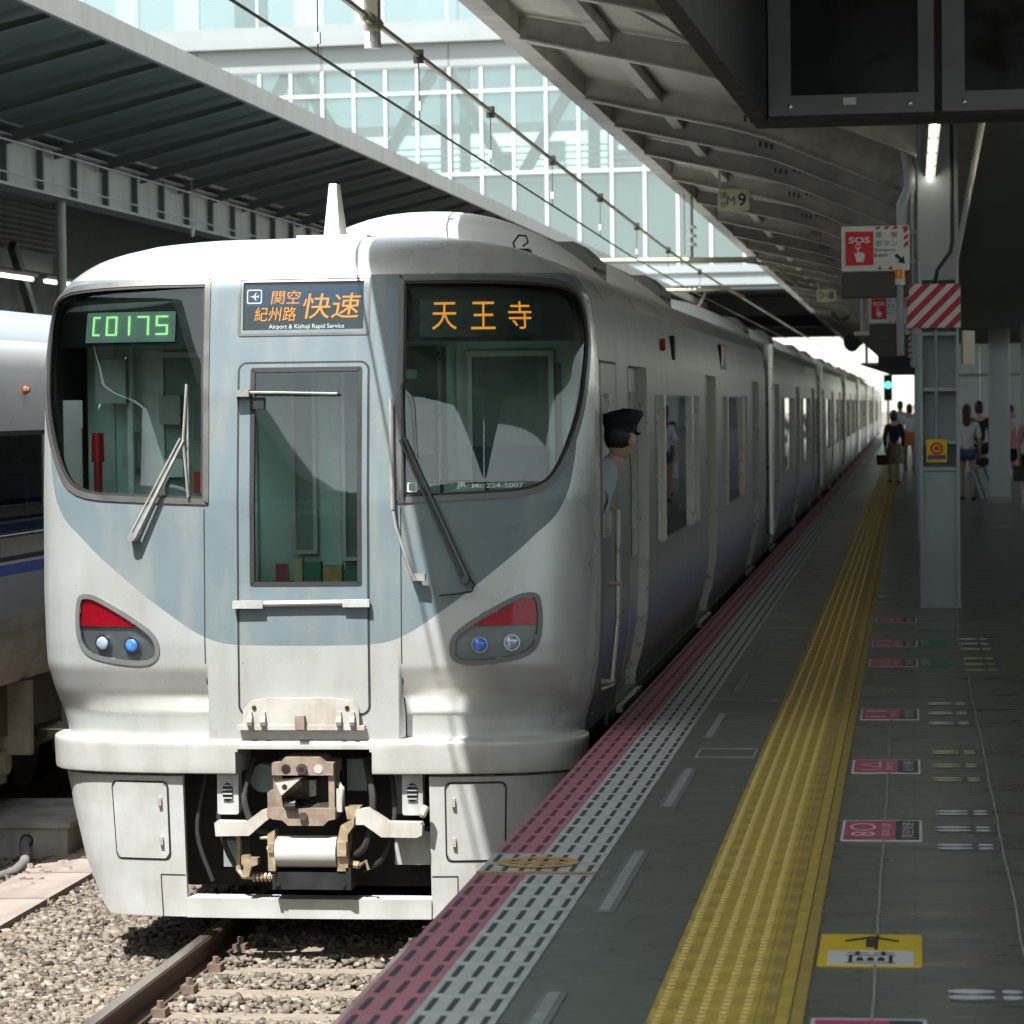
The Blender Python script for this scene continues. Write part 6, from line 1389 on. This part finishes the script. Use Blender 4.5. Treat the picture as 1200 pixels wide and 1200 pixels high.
# big departure display hung above the platform
db = thing('departure_display', (-.1, 12, 2.8), 'black hanging departure display with two dark monitors at the upper right', 'display')
yd = 12.0
def dq(x): return yd-.05*(x+.54)
def dbox(mb, x0, x1, z0, z1, off0, off1, m=0):
    vs = [(x, dq(x)+o, z) for z in (z0, z1) for o in (off0, off1) for x in (x0, x1)]
    return mb.add(vs, [(0, 2, 3, 1), (4, 5, 7, 6), (0, 1, 5, 4), (2, 6, 7, 3), (0, 4, 6, 2), (1, 3, 7, 5)], m)
z0d = 2.82
for x0, x1 in ((-.535, .095), (.125, .76)):
    b = MB(); dbox(b, x0, x1, z0d, z0d+.075, -.03, .0); dbox(b, x0, x0+.085, z0d+.075, 3.55, -.03, 0); dbox(b, x1-.06, x1, z0d+.075, 3.55, -.03, 0); dbox(b, x0, x1, 3.55, 3.62, -.03, 0); mo = b.build('monitor_frame', 'monitor_case', db)
    b = MB(); dbox(b, x0+.085, x1-.06, z0d+.075, 3.55, -.008, .0); b.build('screen', 'screen', mo)
    b = MB()
    for q in (x0+.085, x1-.09): b.ell((q, dq(q)-.03, z0d+.035), (.012, .012, .012), 10, 6)
    b.build('bolt', 'bolt', mo)
b = MB(); dbox(b, -.25, -.20, z0d+.035, z0d+.062, -.033, -.031); b.build('sticker', 'white_sign', db)
b = MB(); dbox(b, -.54, .77, z0d-.012, 3.62, .002, .38); b.build('case', 'black', db)
b = MB(); b.prism([(-.60, 12.38), (-.542, 12.38), (-.542, 12.0), (-.622, 8.3), (-.68, 8.3)], 'z', z0d-.012, 3.62); b.build('side_panel', 'black', db)
for x in (-.3, .5): MB().cyl((x, 12.2, 3.62), (x, 12.2, 4.2), .03, .03, 8).build('hanger_rod', 'conduit', db)
# dark hanging boards and speakers far along the platform
def hang_board(x0, x1, y_, z0, z1, label, dep=.5, m='brown_board', slope=0.):
    t = thing('hanging_board', ((x0+x1)/2, y_, z0), label, 'sign', 'hanging boards far along the platform')
    b = MB(); b.prism([(x0, z1), (x0+slope, z0), (x1, z0), (x1, z1)], 'y', y_, y_+dep); b.build('board', m, t)
    MB().box(x0-.01, x1+.01, y_-.01, y_+dep+.01, z1, z1+.05).build('top_trim', 'beige_sign' if m == 'brown_board' else 'conduit', t)
    for x in (x0+.1, x1-.1): MB().cyl((x, y_+dep/2, z1+.05), (x, y_+dep/2, 4.2), .03, .03, 8).build('hanger_rod', 'conduit', t)
hang_board(-.72, .0, 40.5, 2.30, 2.58, 'dark sloping hanging board below the small SOS sign', .6, slope=.3)
hang_board(-.55, -.02, 52.5, 2.28, 2.62, 'dark hanging board left of the far platform columns', .4, 'black')
hang_board(-.95, .3, 60, 2.22, 2.42, 'lowest dark hanging board at the far end of the platform', .4, 'black', slope=.6)
hang_board(-.2, .6, 75, 2.35, 3.2, 'far square hanging board behind the columns', .4, 'brown_board')
t = thing('loudspeaker', (-1.0, 50, 2.5), 'black horn loudspeaker hanging over the platform edge', 'loudspeaker')
MB().cyl((-.75, 50.2, 2.75), (-.95, 49.9, 2.66), .06, .15, 14).build('horn', 'black', t); MB().cyl((-.75, 50.2, 2.75), (-.72, 50.25, 4.2), .025, .025, 8).build('bracket', 'conduit', t)
t = thing('signal', (-.9, 120, 2.0), 'small green light signal in the bright distance', 'signal')
MB().prism(rrect(-1.05, -.72, 119.9, 120.1, .05, 2), 'z', 1.75, 2.75).build('housing', 'black', t); MB().ell((-.885, 119.9, 2.35), (.12, .06, .12)).build('lamp', 'signal_green', t); MB().cyl((-.885, 120, 1.75), (-.885, 120, 0), .05, .05, 8).build('mast', 'conduit', t)
t = thing('signal', (-2.1, 95, 4.2), 'round dark signal hanging under the building', 'signal')
MB().cyl((-2.1, 94.9, 4.45), (-2.1, 95.2, 4.45), .32, .32, 16).build('housing', 'black', t); MB().cyl((-2.1, 94.86, 4.45), (-2.1, 94.89, 4.45), .17, .17, 14).build('lamp', 'iron_brown', t); MB().cyl((-2.1, 95, 4.7), (-2.1, 95, 5.4), .04, .04, 8).build('hanger', 'conduit', t)

# ================================================================== PEOPLE
def skin_mesh(joints, edges, radii, root=0, sub=2):
    me = bpy.data.meshes.new('sk'); me.from_pydata(joints, edges, []); o = bpy.data.objects.new('sk', me); col.objects.link(o)
    md = o.modifiers.new('s', 'SKIN'); md.use_smooth_shade = True
    for i, v in enumerate(me.skin_vertices[0].data): v.radius = radii[i] if isinstance(radii[i], tuple) else (radii[i], radii[i]); v.use_root = (i == root)
    sd = o.modifiers.new('d', 'SUBSURF'); sd.levels = sub; sd.render_levels = sub
    bpy.context.view_layer.update()
    out = bpy.data.meshes.new_from_object(o.evaluated_get(bpy.context.evaluated_depsgraph_get()))
    bpy.data.objects.remove(o); bpy.data.meshes.remove(me); return out
def skin_part(name, chain, m, parent):
    """chain: list of (list of (x,y,z,r)); chains start at the shared first joint of the first chain unless index given"""
    J, E_, Rr = [], [], []
    for c in chain:
        st = c[0]
        if isinstance(st, int): prev = st; pts = c[1:]
        else: prev = None; pts = c
        for (x, y_, z_, r_) in pts:
            J.append((x, y_, z_)); Rr.append(r_); i = len(J)-1
            if prev is not None: E_.append((prev, i))
            prev = i
    me = skin_mesh(J, E_, Rr); me.name = name; me.materials.append(M[m]); me.polygons.foreach_set('use_smooth', [True]*len(me.polygons))
    o = bpy.data.objects.new(name, me); col.objects.link(o); o.parent = parent; return o
def head_geo(c, yawdir=0):
    """a head with brow, nose, chin and ears facing -y before rotation; returns MB in local coords"""
    b = MB()
    def fn(p):
        x, y_, z_ = p
        k = 1-.18*max(0, -z_)**1.2; x *= k
        if y_ < 0: y_ *= 1.0-.10*abs(z_); 
        if -.35 < z_ < .15 and abs(x) < .22 and y_ < 0: y_ -= .22*(1-abs(x)/.22)*(1-abs(z_+.15)/.32 if abs(z_+.15) < .32 else 0)
        if -.62 < z_ < -.42 and y_ < 0 and abs(x) < .35: y_ -= .04
        if 0 < z_ < .2 and y_ < 0 and .15 < abs(x) < .55: y_ += .06
        return [x, y_, z_]
    b.ell(c, (.074, .095, .118), 20, 16, 0, -1, 1, fn)
    for s in (-1, 1): b.ell((c[0]+s*.074, c[1]+.012, c[2]-.01), (.012, .022, .032), 8, 6)
    return b
def person(loc, rot, h, label, top, bottom, hairm, stride=.0, skirt=False, sleeve=True, hairlong=False, arm=(0., 0.), lean=0., bag=None, hat=False):
    t = thing('person', loc, label, 'person'); t.rotation_euler.z = rot
    t['_base'] = (0, 0, 0); k = h/1.65
    hip = .86*k; sh = 1.34*k; st = stride*k; ln = lean
    H = (0, 0, hip); C = (0, -.02-ln*.5, 1.12*k); N = (0, -ln, 1.40*k)
    def L(s, f):
        return [(s*.09*k, 0, hip-.03, .085*k), (s*.095*k, -f*.5-.02, .47*k, .052*k), (s*.095*k, -f+.03*(1 if f < 0 else 0), .08*k, .035*k), (s*.10*k, -f-.11*k, .035*k, .028*k)]
    def A(s, f):
        return [(s*.16*k, -ln, sh-.02, .046*k), (s*.21*k, -ln*.7-f*.4, 1.08*k, .038*k), (s*.20*k, -ln*.6-f*1.2-.04, .84*k, .028*k), (s*.195*k, -ln*.6-f*1.3-.05, .76*k, (.020*k, .034*k)), (s*.19*k, -ln*.6-f*1.35-.06, .69*k, .012*k)]
    body = [[(0, 0, hip, .11*k), (0, -.01-ln*.5, 1.12*k, .10*k), (0, -ln, 1.32*k, .10*k), (0, -ln-.01, 1.43*k, .048*k), (0, -ln-.02, 1.50*k, .05*k)],
            [0]+L(1, st), [0]+L(-1, -st), [2]+A(1, arm[0]), [2]+A(-1, arm[1])]
    bo = skin_part('body', body, 'skin', t)
    hd = head_geo((0, -ln-.02, 1.55*k)); hd.build('head', 'skin', t, smooth='all')
    b = MB(); b.ell((0, -ln+.005, 1.575*k), (.086, .10, .115), 16, 10, 0, -.15, 1); b.ell((0, -ln+.045, 1.53*k), (.080, .075, .13), 14, 10, 0, -1 if hairlong else -.6, .9)
    if hairlong: b.ell((0, -ln+.06, 1.42*k), (.075, .05, .14), 12, 8)
    b.build('hair', hairm, t, smooth='all')
    if hat: MB().ell((0, -ln, 1.63*k), (.11, .12, .06), 16, 8, 0, -.2, 1).build('hat', hairm, t, smooth='all')
    g_ = .016
    tp = [[(0, -.005, hip-.02, .125*k), (0, -.01-ln*.5, 1.12*k, .118*k), (0, -ln, 1.31*k, .115*k), (0, -ln-.005, 1.40*k, .075*k)]]
    if sleeve:
        for s, f in ((1, arm[0]), (-1, arm[1])):
            q = A(s, f); tp.append([2, (q[0][0], q[0][1], q[0][2], q[0][3]+g_), (q[1][0], q[1][1], q[1][2], q[1][3]+g_)]+([(q[2][0], q[2][1], q[2][2], q[2][3]+g_)] if sleeve == 2 else []))
    skin_part('top', tp, top, t)
    if skirt:
        b = MB(); n = 18; rows = []
        for z_, r_ in ((hip+.05, .135*k), (hip-.1, .175*k), (hip-.28, .19*k), (.45*k if skirt == 2 else .58*k, .20*k)): rows.append([(r_*math.cos(2*math.pi*i/n)*(1+.05*math.sin(i*2.2)), r_*.8*math.sin(2*math.pi*i/n), z_) for i in range(n+1)])
        b.grid(rows).build('skirt', bottom, t, smooth='all')
    else:
        bt_ = [[(0, 0, hip+.03, .125*k)]]
        for s, f in ((1, st), (-1, -st)):
            q = L(s, f); bt_.append([0, (q[0][0], q[0][1], q[0][2], q[0][3]+g_), ((q[0][0]+q[1][0])/2, (q[0][1]+q[1][1])/2, (q[0][2]+q[1][2])/2, .09*k)])
        skin_part('shorts', bt_, bottom, t)
    for s, f in ((1, st), (-1, -st)):
        q = L(s, f); MB().ell((q[3][0], q[3][1]+.05, .035*k), (.045, .12, .038), 12, 6).build('shoe', 'shoe', t, smooth='all')
    return t
PI_ = math.pi
person((-.37, 65.5, .0), PI_, 1.50, 'person in black top walking away along the tactile strip', 'cloth_black', 'cloth_grey', 'hair', .16, skirt=2, sleeve=2, arm=(.05, -.05), lean=.04)
t = tag(MB().prism([(p[0]-.62, p[1]+.48) for p in rrect(-.12, .10, -.1, .12, .04, 3)], 'y', 65.45, 65.6).build('hand_bag', 'bag_dark', base=(-.6, 65.5, .4)), 'dark handbag in the left hand of the person in black', 'bag')
person((-.30, 84, 0), PI_, 1.70, 'person in pale blue shirt far along the platform', 'shirt_blue', 'denim', 'hair', .10)
person((-.05, 78, 0), PI_, 1.62, 'person in white top with orange bag beyond the person in black', 'cloth_white', 'denim', 'hair_brown', .12)
tag(MB().prism([(p[0]-.05, p[1]+.78) for p in rrect(-.16, .16, -.17, .17, .04, 3)], 'y', 77.72, 77.84).build('shoulder_bag', 'bag_orange', base=(-.05, 77.8, .78)), 'orange shoulder bag on the person in white', 'bag')
person((.14, 80.5, 0), PI_, 1.66, 'person in dark trousers partly hidden by the column', 'cloth_white', 'denim', 'hair', .12)
person((.95, 54.0, 0), PI_*.95, 1.62, 'person in white top and denim shorts pulling a suitcase', 'cloth_white', 'denim', 'hair_brown', .03, hairlong=True, arm=(-.22, .02))
person((1.66, 53.4, 0), PI_*.5, 1.60, 'person in pink sleeveless top and black shorts walking at the right', 'cloth_pink', 'cloth_black', 'hair', .22, sleeve=False, hairlong=True, arm=(.08, -.08))
person((1.80, 47.0, 0), PI_, 1.62, 'person at the right edge of the picture holding a black bag', 'cloth_pink', 'cloth_black', 'hair', .08, sleeve=True)
person((1.24, 58.0, 0), PI_, 1.68, 'person in black in the gap between the white wall and the pillar', 'cloth_black', 'cloth_black', 'hair', .05, sleeve=2)
tag(MB().prism([(p[0]+1.62, p[1]+.62) for p in rrect(-.12, .12, -.12, .12, .03, 3)], 'y', 46.8, 46.9).build('hand_bag', 'bag_dark', base=(1.62, 46.8, .6)), 'black bag held by the person at the right edge', 'bag')
sc = thing('suitcase', (1.32, 54.1, 0), 'silver suitcase with dark straps tilted behind the person in white', 'suitcase'); sc['_base'] = (0, 0, 0); sc.rotation_euler = (0, R(-20), R(20))
MB().prism([(p[0], p[1]) for p in rrect(-.19, .19, -.13, .13, .04, 3)], 'z', .06, .58).build('shell', 'case_silver', sc, smooth=True)
b = MB()
for x in (-.10, .06): b.box(x-.012, x+.012, -.134, .134, .056, .585)
b.build('strap', 'rubber', sc); b = MB(); b.tube([(-.1, .1, .58), (-.1, .1, .85), (.1, .1, .85), (.1, .1, .58)], .01, 6); b.build('handle', 'conduit', sc)
for x in (-.14, .14):
    for y_ in (-.09, .09): MB().cyl((x-.015, y_, .035), (x+.015, y_, .035), .035, .035, 10).build('wheel', 'rubber', sc)
tag(MB().ell((1.22, 54.15, .66), (.2, .12, .07)).build('travel_bag', 'bag_dark', base=(1.2, 54.1, .6)), 'dark soft bag lying on the silver suitcase', 'bag')
# conductor leaning out of the cab side window, looking back along the train
cn = thing('person', (-1.675, Y0+1.14, .03), 'person in navy peaked cap and pale shirt leaning out of the cab window', 'person'); cn['_base'] = (0, 0, 0)
HX, HY, HZ = .085, .10, 1.49
skin_part('body', [[(-.22, -.05, .85, .12), (-.17, -.02, 1.12, .12), (-.08, .03, 1.26, .10), (.045, .085, 1.37, .055), (HX-.01, HY, 1.43, .052)], [2, (-.06, -.09, 1.22, .06), (-.12, -.10, 1.02, .045), (-.12, .06, .98, .035), (-.10, .12, .97, .028)], [2, (-.16, .15, 1.20, .06), (-.2, .2, 1.0, .045)]], 'skin', cn)
skin_part('shirt', [[(-.20, -.05, .85, .14), (-.14, -.02, 1.12, .14), (-.05, .02, 1.26, .125), (.05, .08, 1.395, .078)], [2, (-.04, -.10, 1.23, .080), (-.10, -.105, 1.06, .066)], [2, (-.16, .15, 1.20, .075), (-.2, .2, 1.0, .06)]], 'shirt_blue', cn)
b = head_geo((0, 0, 0)); ang = R(150); ca, sa = math.cos(ang), math.sin(ang)
b.v = [(HX+x*ca-y_*sa, HY+x*sa+y_*ca, HZ+.01+z_) for x, y_, z_ in b.v]; b.build('head', 'skin', cn, smooth='all')
b = MB(); b.ell((0, .022, .02), (.079, .088, .10), 16, 10, 0, -.75, .9, lambda p: [p[0], p[1] if p[1] > -.1 else -.1, p[2]]); b.v = [(HX+x*ca-y_*sa, HY+x*sa+y_*ca, HZ+.01+z_) for x, y_, z_ in b.v]; b.build('hair', 'hair', cn, smooth='all')
b = MB(); rows = []
for z_, r_ in ((.035, .092), (.075, .094), (.085, .10), (.125, .122), (.145, .118), (.155, .07), (.157, .0)): rows.append([(r_*.93*math.cos(2*math.pi*i/20), r_*1.08*math.sin(2*math.pi*i/20)-(.012 if z_ > .1 else 0), z_-.0*math.sin(2*math.pi*i/20)+(.012*-math.sin(2*math.pi*i/20) if z_ > .1 else 0)) for i in range(21)])
b.grid(rows); br = []
for q in (0, 1): br.append([(.085*math.cos(t_)*(1+.05*q), -.09*abs(math.sin(t_))-.055*q*abs(math.sin(t_)), .042-.022*q*abs(math.sin(t_))) for t_ in [math.pi*i/12 for i in range(13)]])
b.grid(br); b.v = [(HX+x*ca-y_*sa, HY+x*sa+y_*ca, HZ+.01+z_) for x, y_, z_ in b.v]; b.build('cap', 'cap_navy', cn, smooth='all')

for o in bpy.data.objects:
    if '_base' in o: del o['_base']
